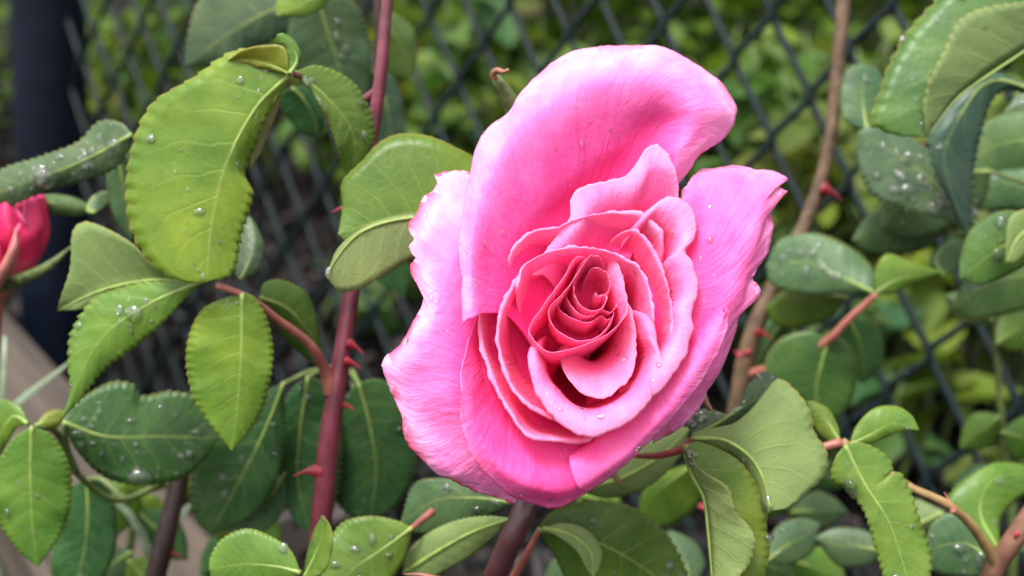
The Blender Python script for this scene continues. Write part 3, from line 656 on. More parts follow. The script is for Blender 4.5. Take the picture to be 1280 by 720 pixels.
# smooth leaf folded over, close behind the bloom
leaf(RED, [(610, 262), (560, 268), (500, 270), (423, 293)], [(600, 205), (563, 181), (539, 171), (515, 167), (493, 169), (472, 180), (454, 200), (428, 228), (428, 260)], [(560, 278), (500, 282), (435, 302)], .256, .254, .006, .001, (.085, .15, .016), serr=.25, bulge=.6, sides='L')
leaf(RED, [(600, 280), (520, 272), (455, 288), (424, 318), (408, 346)], [(560, 272), (500, 270), (452, 286), (422, 312)], [(590, 300), (520, 322), (496, 335), (469, 351), (444, 363), (423, 362)], .252, .2515, .001, .003, (.11, .16, .03), under=True, serr=.5, bulge=.7, drops=[(.99, -.3, 1.5), (.38, -.6, 1.4)])
tube('petiole', [P(449, 290, .278), P(520, 280, .27), P(600, 275, .258)], [.0012, .001, .0009], M_REDSTEM, RED)
# lower leaves of the red cane
leaf(RED, [(376, 716), (345, 708), (305, 705), (262, 712)], [(365, 690), (345, 674), (310, 661), (278, 674), (263, 698)], [(360, 730), (310, 742), (270, 732)], .250, .252, .003, .004, Lc, drops=[(.25, -.8, 1.6), (.6, -.5, .8)], label='sharp yellow-green leaf at the bottom edge left of the stem')
leaf(RED, [(380, 722), (393, 695), (403, 668), (404, 645)], [(384, 692), (393, 664), (400, 650)], [(404, 716), (415, 686), (414, 660)], .252, .25, .004, -.003, Gc, serr=.4, drops=[(.97, 0, 1.2)])
leaf(RED, [(515, 660), (480, 685), (440, 712), (400, 750)], [(500, 652), (462, 645), (425, 656), (405, 700)], [(505, 700), (480, 735), (440, 760)], .266, .262, .003, .005, Lc, drops=[(.35, -.4, 1.8), (.5, -.3, 2.4), (.6, .3, 2.2), (.3, .3, 1.4), (.7, -.5, 1.6), (.55, .6, 1.5), (.2, -.1, 1.0)], pet=[(540, 640, .275)])

# ------------------------------------------------------------------ dark leaves behind the red cane
p0 = [P(470, 610, .33), P(462, 680, .335), P(455, 760, .34)]; rt = cane_root(p0[-1])
DK = empty('rose_shoot', rt, 'dark green leafy rose shoot behind the red cane, low down', 'rose shoot')
tube('stem', [P(440, 470, .325)]+p0+[rt], [.001, .0014, .0016, .0018, .003], M_GREENSTEM, DK)
leaf(DK, [(448, 478), (462, 530), (470, 590), (462, 652)], [(430, 500), (414, 560), (418, 620), (438, 645)], [(475, 474), (505, 495), (518, 545), (517, 595), (492, 634)], .315, .325, .006, .004, Dc, drops=rdrops(7, r0=1, r1=2), pet=[(440, 465, .325)], petm=M_GREENSTEM)
leaf(DK, [(385, 470), (375, 540), (372, 600), (388, 668)], [(362, 490), (348, 540), (350, 600), (368, 650)], [(405, 480), (425, 540), (425, 600), (410, 650)], .312, .32, .005, .004, Dc, drops=[(.15, .1, 2.4), (.5, .2, 1.6), (.1, -.5, 1.5)], pet=[(440, 468, .324), (410, 460, .32)], petm=M_GREENSTEM)
leaf(DK, [(355, 478), (330, 540), (300, 600), (262, 668)], [(335, 488), (285, 520), (250, 560), (238, 610), (245, 650)], [(356, 520), (352, 575), (335, 625), (300, 655)], .305, .315, .005, .004, Dc, drops=[(.5, -.2, 1.7), (.65, -.4, 1.8), (.75, -.1, 1.6), (.4, .6, 1.0), (.25, .4, 1.6)], pet=[(440, 470, .325), (400, 462, .318)], petm=M_GREENSTEM)
leaf(DK, [(358, 590), (335, 625), (310, 650), (285, 672)], [(335, 605), (312, 630), (292, 655)], [(362, 620), (345, 652), (315, 672)], .318, .32, .004, .004, Bc)
leaf(DK, [(500, 700), (470, 690), (440, 688), (415, 690)], [(480, 670), (450, 662)], [(480, 710), (450, 712)], .33, .33, .004, .004, Gc)

# ------------------------------------------------------------------ dark brown stem, lower left
c2 = [P(232, 540, .325), P(226, 590, .322), P(214, 640, .32), P(203, 690, .32), P(190, 745, .322)]; rt = cane_root(c2[-1])
LOW = empty('rose_cane', rt, 'dark brown rose cane at lower left under wet leaves', 'rose cane', None)
e = c2[-1]
tube('stem', c2+[e*.5+rt*.5+np.array([-.01, 0, 0]), rt], [.0022, .0026, .0028, .0029, .003, .0036, .005], simple('dark_stem', (.045, .022, .02), .45, 160, .5, .3), LOW, n=14, seg=50, lump=.15)
thorn(LOW, 211, 690, .32, 12, 4, 18); thorn(LOW, 231, 596, .322, 12, 2, 14)
leaf(LOW, [(78, 527), (130, 545), (200, 545), (272, 548)], [(100, 500), (140, 477), (166, 480), (176, 494), (215, 489), (255, 500)], [(95, 562), (130, 596), (180, 607), (232, 596), (262, 566)], .29, .3, .005, .004, (.042, .112, .034), drops=[(.3, .42, 2.9), (.52, .8, 3.4), (.22, .3, 2.2), (.42, .5, 1.8), (.62, .6, 2.2), (.75, .5, 1.8), (.4, .8, 2.2), (.5, .3, 1.5), (.25, -.5, 1.8), (.12, .3, 2), (.7, .3, 1.6), (.15, -.3, 1.4), (.85, -.2, 1.2), (.6, -.75, 1.4)]+rdrops(10, r0=.9, r1=2.2), pet=[(225, 590, .322), (150, 625, .31), (95, 590, .298), (82, 550, .292)], petm=M_GREENSTEM)
leaf(LOW, [(40, 533), (38, 590), (40, 650), (47, 708)], [(15, 550), (-6, 590), (-6, 640), (20, 685)], [(66, 545), (86, 580), (90, 620), (80, 660), (62, 690)], .275, .282, .004, .004, Lc, drops=[(.4, -.4, 1.6), (.6, -.6, 1.3), (.5, .2, 1.2), (.7, -.3, 1)], pet=[(95, 590, .298), (70, 540, .288)], petm=M_GREENSTEM)
leaf(LOW, [(35, 530), (18, 520), (5, 535), (-12, 570)], [(25, 508), (0, 500), (-20, 520)], [(22, 535), (8, 555), (-5, 575)], .28, .285, .003, .003, Gc)
leaf(LOW, [(45, 532), (58, 526), (70, 522), (82, 514)], [(55, 518), (68, 512)], [(60, 536), (74, 532)], .28, .284, .002, .002, (.16, .2, .03))
leaf(LOW, [(108, 598), (110, 640), (105, 690), (92, 745)], [(88, 612), (74, 660), (64, 715)], [(132, 602), (146, 650), (142, 695), (122, 730)], .318, .325, .004, .005, Dc, drops=[(.7, -.3, 2.0), (.82, .1, 1.7)], pet=[(160, 630, .315), (128, 600, .316)], petm=M_GREENSTEM)
leaf(LOW, [(225, 600), (258, 625), (280, 650), (300, 690)], [(245, 595), (280, 620), (300, 655)], [(235, 625), (258, 655), (280, 680)], .335, .345, .004, .004, Gc)
leaf(LOW, [(222, 605), (195, 598), (170, 600), (148, 612)], [(200, 588), (170, 590)], [(200, 612), (172, 618)], .33, .335, .003, .003, (.10, .18, .02))

# ------------------------------------------------------------------ bud at the left edge with its cane
def build_bud():
    top = P(4, 236, .30); base = P(-4, 352, .304); rt = cane_root(P(-20, 740, .33))
    B = empty('rose_bud', rt, 'deep pink half-opened rosebud cut by the left edge', 'rosebud')
    ax = top-base; H = np.linalg.norm(ax); ax /= H
    u = np.cross(ax, [0, 1, 0]); u /= np.linalg.norm(u); w = np.cross(ax, u)
    nv, nu = 22, 26
    m, t, b, o = newmat('bud_petal'); tc = t.nodes.new('ShaderNodeTexCoord'); at = N(t, 'ShaderNodeAttribute', _attribute_name='t')
    nz = N(t, 'ShaderNodeTexNoise', Scale=150.0, Detail=4.0); t.links.new(tc.outputs['Object'], nz.inputs['Vector'])
    c = ramp(t, mathn(t, 'ADD', at.outputs['Fac'], mathn(t, 'MULTIPLY', nz.outputs[0], .3)), [(0.1, (.78, .20, .26)), (.40, (.66, .02, .09)), (.85, (.66, .022, .13)), (1.1, (.85, .16, .36))])
    t.links.new(c, b.inputs['Base Color']); b.inputs['Roughness'].default_value = .45
    for k in range(7):
        a0 = k*2.4+0.9; span = 2.3; rr = .0112*(1-.09*k); V = []; T = []
        for j in range(nv):
            tt = j/(nv-1)
            r = rr*(0.25+0.95*math.sin(math.pi*(0.08+0.62*tt))**.8)*(1-.30*tt**3)
            for i in range(nu):
                s = i/(nu-1); a = a0+(s-.5)*span*(0.5+0.5*math.sin(math.pi*min(1, .25+tt*.7)))
                h = H*tt*(1-.22*(2*s-1)**4*tt)*(1-.02*k)
                flare = 1+.10*max(0, tt-.8)*5*(1 if k < 3 else 0)
                r2 = r*flare*(1+.10*mnoise.noise(Vector((s*4, tt*4, k*3))))+.0042*(s-.5)*tt+.0016*max(0, tt-.6)*3*abs(2*s-1)-.0006*math.cos(3*math.pi*(2*s-1))*tt
                V.append(base+ax*h+(u*math.cos(a)+w*math.sin(a))*r2); T.append(tt*.75+.45*max(0, abs(2*s-1)-.8)*5*tt)
        o_ = mesh_obj('petal', V, grid_faces(nv, nu), m, B, attrs={'t': T}); sm = o_.modifiers.new('thickness', 'SOLIDIFY'); sm.thickness = .0005; sm.offset = 0
    tube('calyx', [base-ax*.006, base-ax*.003, base, base+ax*.003], [.0022, .0042, .0048, .0036], M_PINKSTEM, B, n=16)
    tube('sepal', [P(2, 356, .300), P(30, 348, .296), P(62, 332, .294), P(92, 306, .293)], [.0022, .0016, .0013, .0002], M_SEPAL, B)
    tube('sepal', [P(-6, 356, .296), P(8, 335, .290), P(18, 310, .287), P(20, 285, .287)], [.002, .0018, .0012, .0002], simple('pink_sepal', (.45, .16, .14), .5, 200, .3), B)
    tube('stem', [base-ax*.004, P(-8, 400, .308), P(-16, 560, .318), P(-20, 740, .33), rt], [.0022, .0022, .0024, .0028, .004], M_PINKSTEM, B, n=12, seg=50)
    leaf(B, [(165, 168), (110, 198), (50, 222), (-40, 252)], [(152, 154), (126, 152), (98, 178), (55, 195), (0, 214)], [(150, 205), (108, 224), (50, 242), (0, 260)], .284, .294, .004, .006, Bc, drops=[(.12, .1, 2.6), (.3, .05, 2.8), (.32, -.5, 2.6), (.55, .1, 3.6), (.57, -.1, 2.6), (.75, .15, 2.4), (.92, -.2, 3.2), (.95, .1, 3), (.45, -.6, 1.4), (.2, -.5, 1.4)]+rdrops(8, r0=.9, r1=2.2), pet=[(-30, 420, .312), (-20, 300, .31), (120, 190, .305)], petm=M_GREENSTEM)
    leaf(B, [(150, 190), (152, 220), (158, 255), (164, 300)], [(136, 205), (135, 240), (145, 275)], [(172, 200), (178, 240), (174, 275)], .30, .305, .003, .003, Bc)
    leaf(B, [(42, 250), (75, 255), (100, 258), (120, 262)], [(62, 243), (95, 248)], [(62, 266), (98, 270)], .305, .31, .003, .003, Bc, drops=[])
    leaf(B, [(120, 265), (110, 262), (118, 245), (140, 240)], [(112, 255), (125, 240)], [(125, 262), (138, 252)], .305, .31, .003, .003, Bc)
build_bud()

# ------------------------------------------------------------------ leafy shoot behind, upper left
p = [P(470, -30, .36), P(472, 90, .365), P(452, 250, .37), P(428, 420, .375), P(404, 700, .39)]; rt = cane_root(p[-1])
UL = empty('rose_shoot', rt, 'grey-green leafy rose shoot behind the red cane, at the top', 'rose shoot')
tube('stem', p+[rt], [.001, .0012, .0015, .0018, .0022, .003], M_DARKSTEM, UL, seg=50)
leaf(UL, [(400, -5), (345, 10), (290, 40), (232, 82)], [(370, -40), (300, -35), (250, 0), (235, 45)], [(390, 20), (345, 48), (290, 72), (250, 84)], .34, .36, .005, .006, (.055, .105, .062), drops=rdrops(4))
leaf(UL, [(395, -10), (410, 40), (425, 90), (430, 142)], [(365, 20), (362, 70), (388, 118)], [(440, 0), (462, 50), (462, 105), (448, 135)], .335, .35, .005, .006, (.055, .11, .055), drops=[(.4, .15, 2), (.5, .3, 1.7), (.55, .1, 1.5), (.45, -.2, 1.4), (.3, .3, 1.3)])
leaf(UL, [(420, -22), (395, -5), (372, 8), (346, 20)], [(390, -30), (360, -20), (346, 2)], [(405, 8), (385, 18), (365, 22)], .31, .315, .003, .003, Yc)
leaf(UL, [(470, 90), (480, 120), (488, 155), (490, 200)], [(455, 100), (452, 150), (470, 190)], [(490, 95), (503, 130), (505, 170)], .35, .36, .004, .004, (.045, .10, .07))
leaf(UL, [(365, 110), (380, 125), (392, 145), (398, 170)], [(350, 118), (358, 145), (380, 168)], [(380, 108), (400, 125), (405, 150)], .31, .318, .003, .003, Dc)
leaf(UL, [(470, 20), (490, 40), (505, 65), (512, 100)], [(468, 45), (480, 80), (495, 98)], [(488, 15), (515, 35), (522, 70)], .38, .39, .004, .004, (.10, .16, .04))
leaf(UL, [(455, 230), (470, 330), (500, 340), (505, 370)], [(450, 300), (470, 350)], [(490, 300), (515, 340)], .39, .4, .004, .004, Dc)

# ------------------------------------------------------------------ brown cane on the right
c3 = [P(1056, -40, .35), P(1052, 30, .352), P(1046, 90, .354), P(1041, 150, .355), P(1028, 220, .357), P(1006, 280, .36), P(972, 350, .363), P(940, 420, .366), P(923, 500, .37), P(915, 580, .378), P(905, 690, .385)]; rt = cane_root(c3[-1])
BR = empty('rose_cane', rt, 'thin brown rose cane rising right of the bloom to the top edge', 'rose cane')
tube('stem', c3+[rt*.5+c3[-1]*.5, rt], [.0022, .0022, .0021, .0021, .0023, .0025, .0029, .0031, .0032, .0033, .0035, .004, .005], M_BROWNSTEM, BR, n=14, seg=90, lump=.2)
thorn(BR, 1029, 236, .356, 24, 12, 28); thorn(BR, 945, 414, .364, 26, 10, 24); thorn(BR, 926, 446, .366, -6, -6, 14); thorn(BR, 935, 440, .364, -12, 4, 14); thorn(BR, 893, 640, .376, -34, -12, 38, w=.26)
tw = [P(975, 352, .363), P(1000, 440, .355), P(1035, 425, .345), P(1062, 398, .34), P(1096, 367, .335)]
tube('twig', [P(928, 470, .369), P(985, 452, .355)]+tw[2:], [.0016, .0014, .0014, .0012, .001], M_PINKSTEM, BR)
leaf(BR, [(1035, 425), (1026, 458), (1020, 490), (1030, 526)], [(1012, 414), (975, 424), (956, 455), (968, 500), (1000, 515)], [(1052, 424), (1070, 450), (1068, 490), (1052, 518)], .345, .35, .005, .004, (.035, .095, .025), drops=rdrops(2))
leaf(BR, [(1093, 366), (1050, 345), (1010, 328), (958, 332)], [(1090, 335), (1060, 308), (1020, 292), (975, 300)], [(1060, 366), (1010, 368), (965, 356)], .335, .35, .005, .005, Bc, drops=[(.62, .35, 2.8), (.5, .0, 2.6), (.35, .0, 2.4), (.42, .2, 1.7), (.6, -.4, 2.6), (.7, -.3, 2.2), (.85, -.2, 2.4), (.8, .5, 1.8), (.95, .3, 2), (.55, -.7, 1.6)])
leaf(BR, [(1060, 372), (1020, 368), (985, 372), (955, 385)], [(1030, 358), (985, 360)], [(1040, 395), (1000, 410), (970, 405)], .352, .36, .004, .005, (.07, .13, .02))
leaf(BR, [(1095, 366), (1115, 352), (1140, 345), (1178, 340)], [(1093, 340), (1108, 318), (1140, 328)], [(1112, 368), (1140, 356), (1160, 350)], .335, .332, .003, .003, Lc, serr=.5)
leaf(BR, [(1180, 345), (1170, 325), (1185, 305), (1215, 300)], [(1162, 330), (1175, 308)], [(1195, 335), (1205, 318)], .34, .345, .003, .003, Bc)
leaf(BR, [(985, 395), (965, 420), (950, 450), (948, 490)], [(960, 400), (940, 430), (938, 465)], [(990, 425), (980, 455), (965, 480)], .375, .38, .004, .004, Dc, drops=rdrops(3))
leaf(BR, [(1060, 395), (1075, 430), (1080, 460), (1078, 480)], [(1045, 420), (1058, 460)], [(1090, 400), (1105, 430), (1098, 462)], .37, .38, .004, .004, Dc)

# ------------------------------------------------------------------ wet leaves, upper right (their cane stands outside the picture)
p = [P(1330, -60, .31), P(1345, 120, .315), P(1350, 400, .33), P(1345, 760, .35)]; rt = cane_root(p[-1])
UR = empty('rose_cane', rt, 'rose cane with wet leaves reaching in at the upper right corner', 'rose cane')
tube('stem', p+[rt], [.0018, .002, .0024, .0028, .004], M_BROWNSTEM, UR, seg=40)
leaf(UR, [(1345, 15), (1285, 60), (1228, 98), (1194, 124), (1157, 172)], [(1300, -40), (1200, -25), (1160, 12), (1135, 40), (1110, 85), (1095, 130), (1088, 152), (1118, 168)], [(1320, 0), (1275, 3), (1224, 12), (1197, 29), (1180, 64), (1157, 117)], .283, .283, .012, -.005, (.06, .14, .03), drops=[(.9, -.4, 1.3), (.7, -.7, 1.6), (.5, -.9, 1.6), (.4, -.8, 1.8), (.6, -.95, 1.2), (.45, -.95, 1.7), (.3, -.8, 1.5)], sides='L', pet=[(1344, 60, .313)], petm=M_GREENSTEM, label='large leaf folded lengthwise, pale underside showing, top right')
leaf(UR, [(1330, 130), (1240, 100), (1200, 145), (1180, 200), (1212, 300)], [(1230, 90), (1180, 130), (1160, 180), (1190, 260)], [(1250, 115), (1225, 170), (1215, 235)], .318, .315, .005, .005, (.04, .10, .07), drops=rdrops(3))
leaf(UR, [(1230, 290), (1190, 250), (1140, 205), (1072, 165)], [(1190, 215), (1150, 180), (1115, 158), (1090, 158)], [(1180, 275), (1120, 258), (1088, 242), (1072, 200)], .325, .335, .004, .006, (.065, .125, .072), drops=[(.25, .1, 2.6), (.3, .4, 3), (.38, -.1, 2.4), (.4, .3, 2.8), (.45, .6, 3.2), (.5, .1, 2.2), (.52, .5, 3.0), (.58, .75, 3.4), (.6, .25, 2.4), (.65, -.2, 2.2), (.33, .7, 2.6), (.2, .4, 2.8), (.42, -.5, 2.6), (.7, .6, 1.8), (.22, -.2, 1.8), (.35, .2, 1.8), (.47, .4, 1.6), (.15, .1, 2.4)]+rdrops(14, r0=.9, r1=2.4), label='grey-green leaf covered in water drops below the folded leaf', pet=[(1345, 330, .33)], petm=M_GREENSTEM)
leaf(UR, [(1085, 165), (1080, 140), (1078, 110), (1082, 80)], [(1055, 150), (1050, 110), (1062, 84)], [(1105, 150), (1108, 115), (1098, 88)], .335, .34, .004, .004, (.04, .10, .055), drops=[(.5, .7, 1.8), (.75, .1, 1.4)], pet=[(1150, 200, .34)], petm=M_GREENSTEM)
leaf(UR, [(1300, 300), (1260, 305), (1235, 320), (1200, 348)], [(1280, 268), (1250, 264), (1215, 285), (1200, 325)], [(1290, 325), (1256, 345), (1225, 356)], .30, .305, .004, .004, (.06, .14, .035), drops=[(.5, .2, 2.4), (.4, -.7, 2.4), (.3, -.6, 2.2), (.55, -.5, 1.4)], pet=[(1346, 330, .328)], petm=M_GREENSTEM)
leaf(UR, [(1320, 290), (1290, 285), (1270, 300), (1257, 328)], [(1290, 262), (1264, 270), (1258, 300)], [(1300, 300), (1285, 315), (1268, 328)], .295, .293, -.001, .002, Lc, under=True)
leaf(UR, [(1330, 250), (1290, 235), (1250, 228), (1205, 250)], [(1300, 215), (1250, 212), (1215, 228)], [(1290, 262), (1250, 262), (1222, 262)], .35, .36, .004, .004, Bc, drops=rdrops(5, r0=1, r1=2), pet=[(1346, 300, .328)], petm=M_GREENSTEM)
leaf(UR, [(1345, 120), (1320, 125), (1290, 128), (1255, 140)], [(1310, 105), (1280, 112)], [(1310, 145), (1280, 150)], .36, .365, .004, .004, Bc, drops=[(.6, 0, 3.4), (.75, .2, 3)])

leaf(UR, [(1240, 215), (1190, 215), (1140, 240), (1100, 285)], [(1200, 180), (1150, 195), (1105, 240)], [(1225, 260), (1180, 290), (1135, 300)], .345, .35, .005, .005, (.06, .12, .05), drops=rdrops(5, r0=1, r1=2.2), pet=[(1346, 250, .345)], petm=M_GREENSTEM)
leaf(UR, [(1340, 180), (1295, 175), (1250, 180), (1205, 205)], [(1300, 140), (1255, 142), (1220, 165)], [(1300, 212), (1260, 222), (1225, 222)], .352, .358, .005, .005, (.07, .135, .05), drops=rdrops(4, r0=1, r1=2.2))
leaf(UR, [(1340, 350), (1290, 345), (1240, 352), (1190, 385)], [(1300, 318), (1250, 320), (1210, 345)], [(1300, 378), (1260, 392), (1215, 398)], .34, .348, .005, .005, (.075, .15, .05), drops=rdrops(5, r0=1, r1=2.2))
leaf(UR, [(1180, 290), (1140, 280), (1100, 285), (1065, 300)], [(1150, 255), (1110, 255), (1080, 275)], [(1155, 312), (1115, 318), (1085, 315)], .355, .36, .004, .004, (.06, .13, .06), drops=rdrops(4, r0=1, r1=2.2), pet=[(1346, 300, .35)], petm=M_GREENSTEM)

# ------------------------------------------------------------------ brown cane, lower right corner
c4 = [P(1330, 570, .27), P(1300, 625, .27), P(1268, 672, .272), P(1240, 715, .276), P(1222, 760, .284)]; rt = cane_root(c4[-1])
LR = empty('rose_cane', rt, 'thick brown rose cane in the lower right corner with toothed leaves', 'rose cane')
tube('stem', c4+[c4[-1]*.6+rt*.4+np.array([0, .01, 0]), rt], [.0018, .0021, .0023, .0025, .0026, .0032, .005], M_PINKSTEM if False else simple('brown_red_stem', (.20, .095, .06), .45, 160, .45, .25), LR, n=14, seg=50, lump=.15)
tube('branch', [P(1246, 708, .275), P(1232, 682, .271), P(1210, 652, .266), P(1180, 628, .262), P(1140, 610, .262), P(1095, 580, .262), P(1052, 553, .262)], [.0016, .0013, .0012, .0011, .001, .0009, .0012], simple('tan_twig', (.30, .19, .075), .5, 200, .4, .2), LR, n=10, seg=50, lump=.2)
thorn(LR, 1190, 637, .262, -10, -26, 26, M_PINKSTEM, w=.2); thorn(LR, 1270, 668, .27, 14, 2, 16)
leaf(LR, [(1056, 556), (1078, 600), (1112, 655), (1140, 745)], [(1044, 572), (1039, 600), (1058, 612), (1080, 640), (1095, 690), (1112, 735)], [(1076, 553), (1104, 566), (1116, 584), (1108, 596), (1124, 590), (1140, 618), (1150, 650), (1164, 692), (1160, 730)], .252, .248, .003, .005, Lc, drops=[(.28, -.75, 2.4), (.12, -.3, .8), (.33, -.8, 1.5), (.62, .6, 1.3), (.85, -.5, 1.6)], label='toothed green leaf with bitten margin, lower right')
leaf(LR, [(1062, 556), (1085, 545), (1115, 530), (1148, 537)], [(1070, 533), (1092, 511), (1120, 508), (1139, 519)], [(1082, 556), (1104, 548), (1125, 540)], .262, .262, .003, .002, Lc, serr=.5, drops=[(.85, .2, 1.2), (.7, -.7, .9)])
leaf(LR, [(1050, 552), (1042, 540), (1030, 520), (1008, 502)], [(1036, 552), (1018, 535), (1008, 515)], [(1048, 535), (1036, 512), (1018, 502)], .265, .268, .003, .003, Lc, serr=.5)
leaf(LR, [(1250, 690), (1225, 640), (1240, 600), (1300, 590)], [(1195, 650), (1185, 622), (1235, 582), (1270, 580)], [(1250, 650), (1270, 625), (1290, 610)], .30, .31, .004, .004, Gc, drops=rdrops(3))
leaf(LR, [(1240, 700), (1210, 680), (1185, 680), (1155, 690)], [(1220, 655), (1190, 640), (1165, 655)], [(1225, 720), (1195, 722), (1165, 712)], .285, .29, .003, .004, Bc, drops=rdrops(8, r0=1, r1=2.2))
leaf(LR, [(1268, 690), (1290, 650), (1310, 640), (1330, 640)], [(1270, 650), (1300, 620)], [(1290, 690), (1320, 670)], .30, .305, .003, .003, Bc, drops=rdrops(3, r0=1, r1=2.2))
# folded pair of leaflets beside the bloom
tube('petiole', [P(1052, 553, .262), P(1000, 565, .262), P(930, 556, .256), P(866, 550, .248)], [.0012, .001, .001, .0009], M_PINKSTEM, LR)
tube('petiole', [P(866, 550, .248), P(850, 562, .248), P(825, 569, .252), P(795, 570, .262)], [.0009, .0009, .0008, .0006], simple('red_petiole', (.34, .05, .05), .42, 200, .35, .2), LR)
leaf(LR, [(864, 548), (905, 550), (938, 572), (955, 602), (962, 638)], [(868, 540), (918, 529), (945, 506), (972, 474), (996, 490), (1012, 514), (1018, 541), (1033, 564), (1031, 592), (1008, 616), (984, 635)], [(880, 556), (912, 566), (936, 590), (948, 612)], .247, .242, .004, .006, Lc, under=True, serr=.8, sides='L', drops=[(.93, .5, 2.6), (.5, .7, 1.4)], label='pale green leaf underside with toothed edge, right of bloom')
leaf(LR, [(856, 556), (864, 590), (880, 620), (886, 662), (893, 745)], [(868, 578), (884, 592), (911, 611), (920, 638), (940, 663), (944, 680), (932, 712)], [(874, 552), (918, 572), (941, 597), (958, 636), (958, 660), (962, 690), (945, 735)], .243, .243, -.005, .003, (.10, .175, .025), serr=.7, drops=[(.12, -.3, 1.6), (.1, .3, 1.2), (.06, -.6, 2.0), (.1, -.7, 1.6), (.6, .97, 1.6), (.25, .4, 1.0)], label='leaf folded over so that its pale underside covers half')
leaf(LR, [(866, 546), (895, 530), (935, 505), (978, 478)], [(858, 526), (880, 511), (914, 517), (936, 480), (958, 464)], [(890, 540), (930, 525), (965, 500)], .256, .262, .004, .004, Bc, serr=.5, drops=[(.5, -.6, 2.4), (.45, -.3, 1.6), (.2, -.6, 2.2), (.3, -.4, 1.8), (.8, -.8, 2.0), (.6, -.5, 1.4), (.12, -.6, 1.8), (.9, -.6, 1.4)])
# low leaves between the canes
leaf(LR, [(960, 700), (985, 680), (1005, 670), (1025, 655)], [(970, 660), (1000, 648)], [(985, 705), (1015, 690)], .34, .35, .004, .004, Bc, drops=rdrops(3))
leaf(LR, [(1110, 690), (1070, 682), (1045, 680), (1018, 672)], [(1085, 665), (1045, 660)], [(1085, 705), (1050, 708)], .335, .34, .004, .004, Bc, drops=rdrops(5))
leaf(LR, [(1180, 640), (1140, 655), (1120, 640), (1130, 600)], [(1150, 625), (1130, 620)], [(1165, 660), (1140, 665)], .34, .345, .003, .003, Bc)
leaf(LR, [(870, 580), (840, 600), (815, 620), (800, 650)], [(845, 585), (815, 600), (800, 625)], [(880, 615), (860, 645), (825, 660)], .33, .34, .004, .004, (.07, .14, .02))
leaf(LR, [(850, 745), (860, 715), (850, 690), (835, 660)], [(830, 720), (828, 690)], [(880, 710), (870, 680)], .33, .34, .004, .004, Bc, drops=rdrops(3))
leaf(LR, [(905, 640), (950, 700), (990, 720), (1010, 760)], [(930, 645), (980, 690)], [(910, 680), (950, 740)], .35, .36, .004, .004, Dc)

# ------------------------------------------------------------------ pale grass blades, lower left
def grass(label, blades):
    rt = P(*blades[0][-1]); rt = np.array([rt[0], rt[1]+.02, ground_z(rt[0], rt[1]+.02)])
    G = empty('grass_tuft', rt, label, 'grass', 'pale grass at lower left')
    for b in blades:
        pts = [P(*q) for q in b]+[rt+np.array([random.uniform(-.01, .01), random.uniform(-.01, .01), 0])]
        c = cr(np.array(pts), 26); tg = np.gradient(c, axis=0); g = np.zeros((26, 3, 3))
        for i in range(26):
            s = np.cross(tg[i], VIEW); s /= np.linalg.norm(s)+1e-9; wd = .0030*min(1, .15+i/9)
            for k in (-1, 0, 1): g[i, k+1] = c[i]+s*k*wd+VIEW*(.0007 if k == 0 else 0)
        o = mesh_obj('blade', g.reshape(-1, 3), grid_faces(26, 3), M_GRASS, G); sm = o.modifiers.new('thickness', 'SOLIDIFY'); sm.thickness = .0004
grass('pale grass tuft crossing the timber edging at left edge', [[(92, 450, .36), (50, 482, .36), (10, 516, .365), (-30, 590, .38)], [(6, 420, .36), (4, 470, .36), (0, 520, .365), (-30, 600, .38)]])
grass('pale grass tuft beside the dark brown stem', [[(118, 600, .36), (160, 640, .36), (186, 690, .37), (190, 760, .39)], [(260, 610, .37), (220, 650, .37), (190, 690, .375), (165, 760, .39)], [(300, 640, .38), (270, 690, .38), (255, 760, .39)]])

# ------------------------------------------------------------------ low shoots in the middle distance
def shoot(label, stem, leaves):
    pts = [P(*q) for q in stem]; rt = cane_root(pts[-1])
    Sh = empty('rose_shoot', rt, label, 'rose shoot')
    tube('stem', pts+[rt], list(np.linspace(.0009, .0016, len(pts)))+[.0026], M_GREENSTEM, Sh, seg=40)
    for (bx, by, tx, ty, wd, D, c) in leaves:
        dx, dy = tx-bx, ty-by; L_ = math.hypot(dx, dy); nx, ny = -dy/L_*wd, dx/L_*wd; bend = random.uniform(-.12, .12)
        def pt(f, sgn): return (bx+dx*f+nx*(sgn+bend*4*f*(1-f)), by+dy*f+ny*(sgn+bend*4*f*(1-f)))
        leaf(Sh, [(bx, by), pt(.33, 0), pt(.67, 0), (tx, ty)], [pt(.15, -.3), pt(.4, -.5), pt(.7, -.38), pt(.9, -.15)], [pt(.15, .3), pt(.4, .5), pt(.7, .38), pt(.9, .15)], D, D+.006, .006, .006, c, drops=rdrops(3, r0=.9, r1=1.7), nv=67)
shoot('low green rose shoot between the dark stem and the timber', [(170, 560, .37), (168, 640, .375), (160, 740, .38)], [(170, 600, 120, 680, 60, .36, Gc), (172, 640, 235, 700, 55, .365, Dc), (165, 690, 110, 735, 50, .37, Bc), (170, 620, 205, 660, 40, .372, Lc), (160, 700, 215, 745, 50, .362, Gc)])
shoot('low grey-green rose shoot under the bloom, right of its stem', [(720, 600, .35), (735, 680, .355), (745, 760, .36)], [(722, 640, 800, 660, 55, .345, Gc), (730, 690, 800, 730, 60, .335, Bc), (735, 700, 680, 740, 50, .34, Bc), (725, 620, 780, 640, 45, .352, Lc)])
shoot('wet green rose shoot low between bloom and lower right cane', [(1000, 560, .385), (990, 640, .388), (980, 740, .39)], [(995, 600, 935, 650, 56, .375, Gc), (990, 640, 1060, 640, 48, .38, Bc), (985, 690, 920, 705, 50, .37, Bc), (985, 700, 1060, 735, 55, .365, Gc), (998, 580, 1050, 610, 42, .386, Dc)])
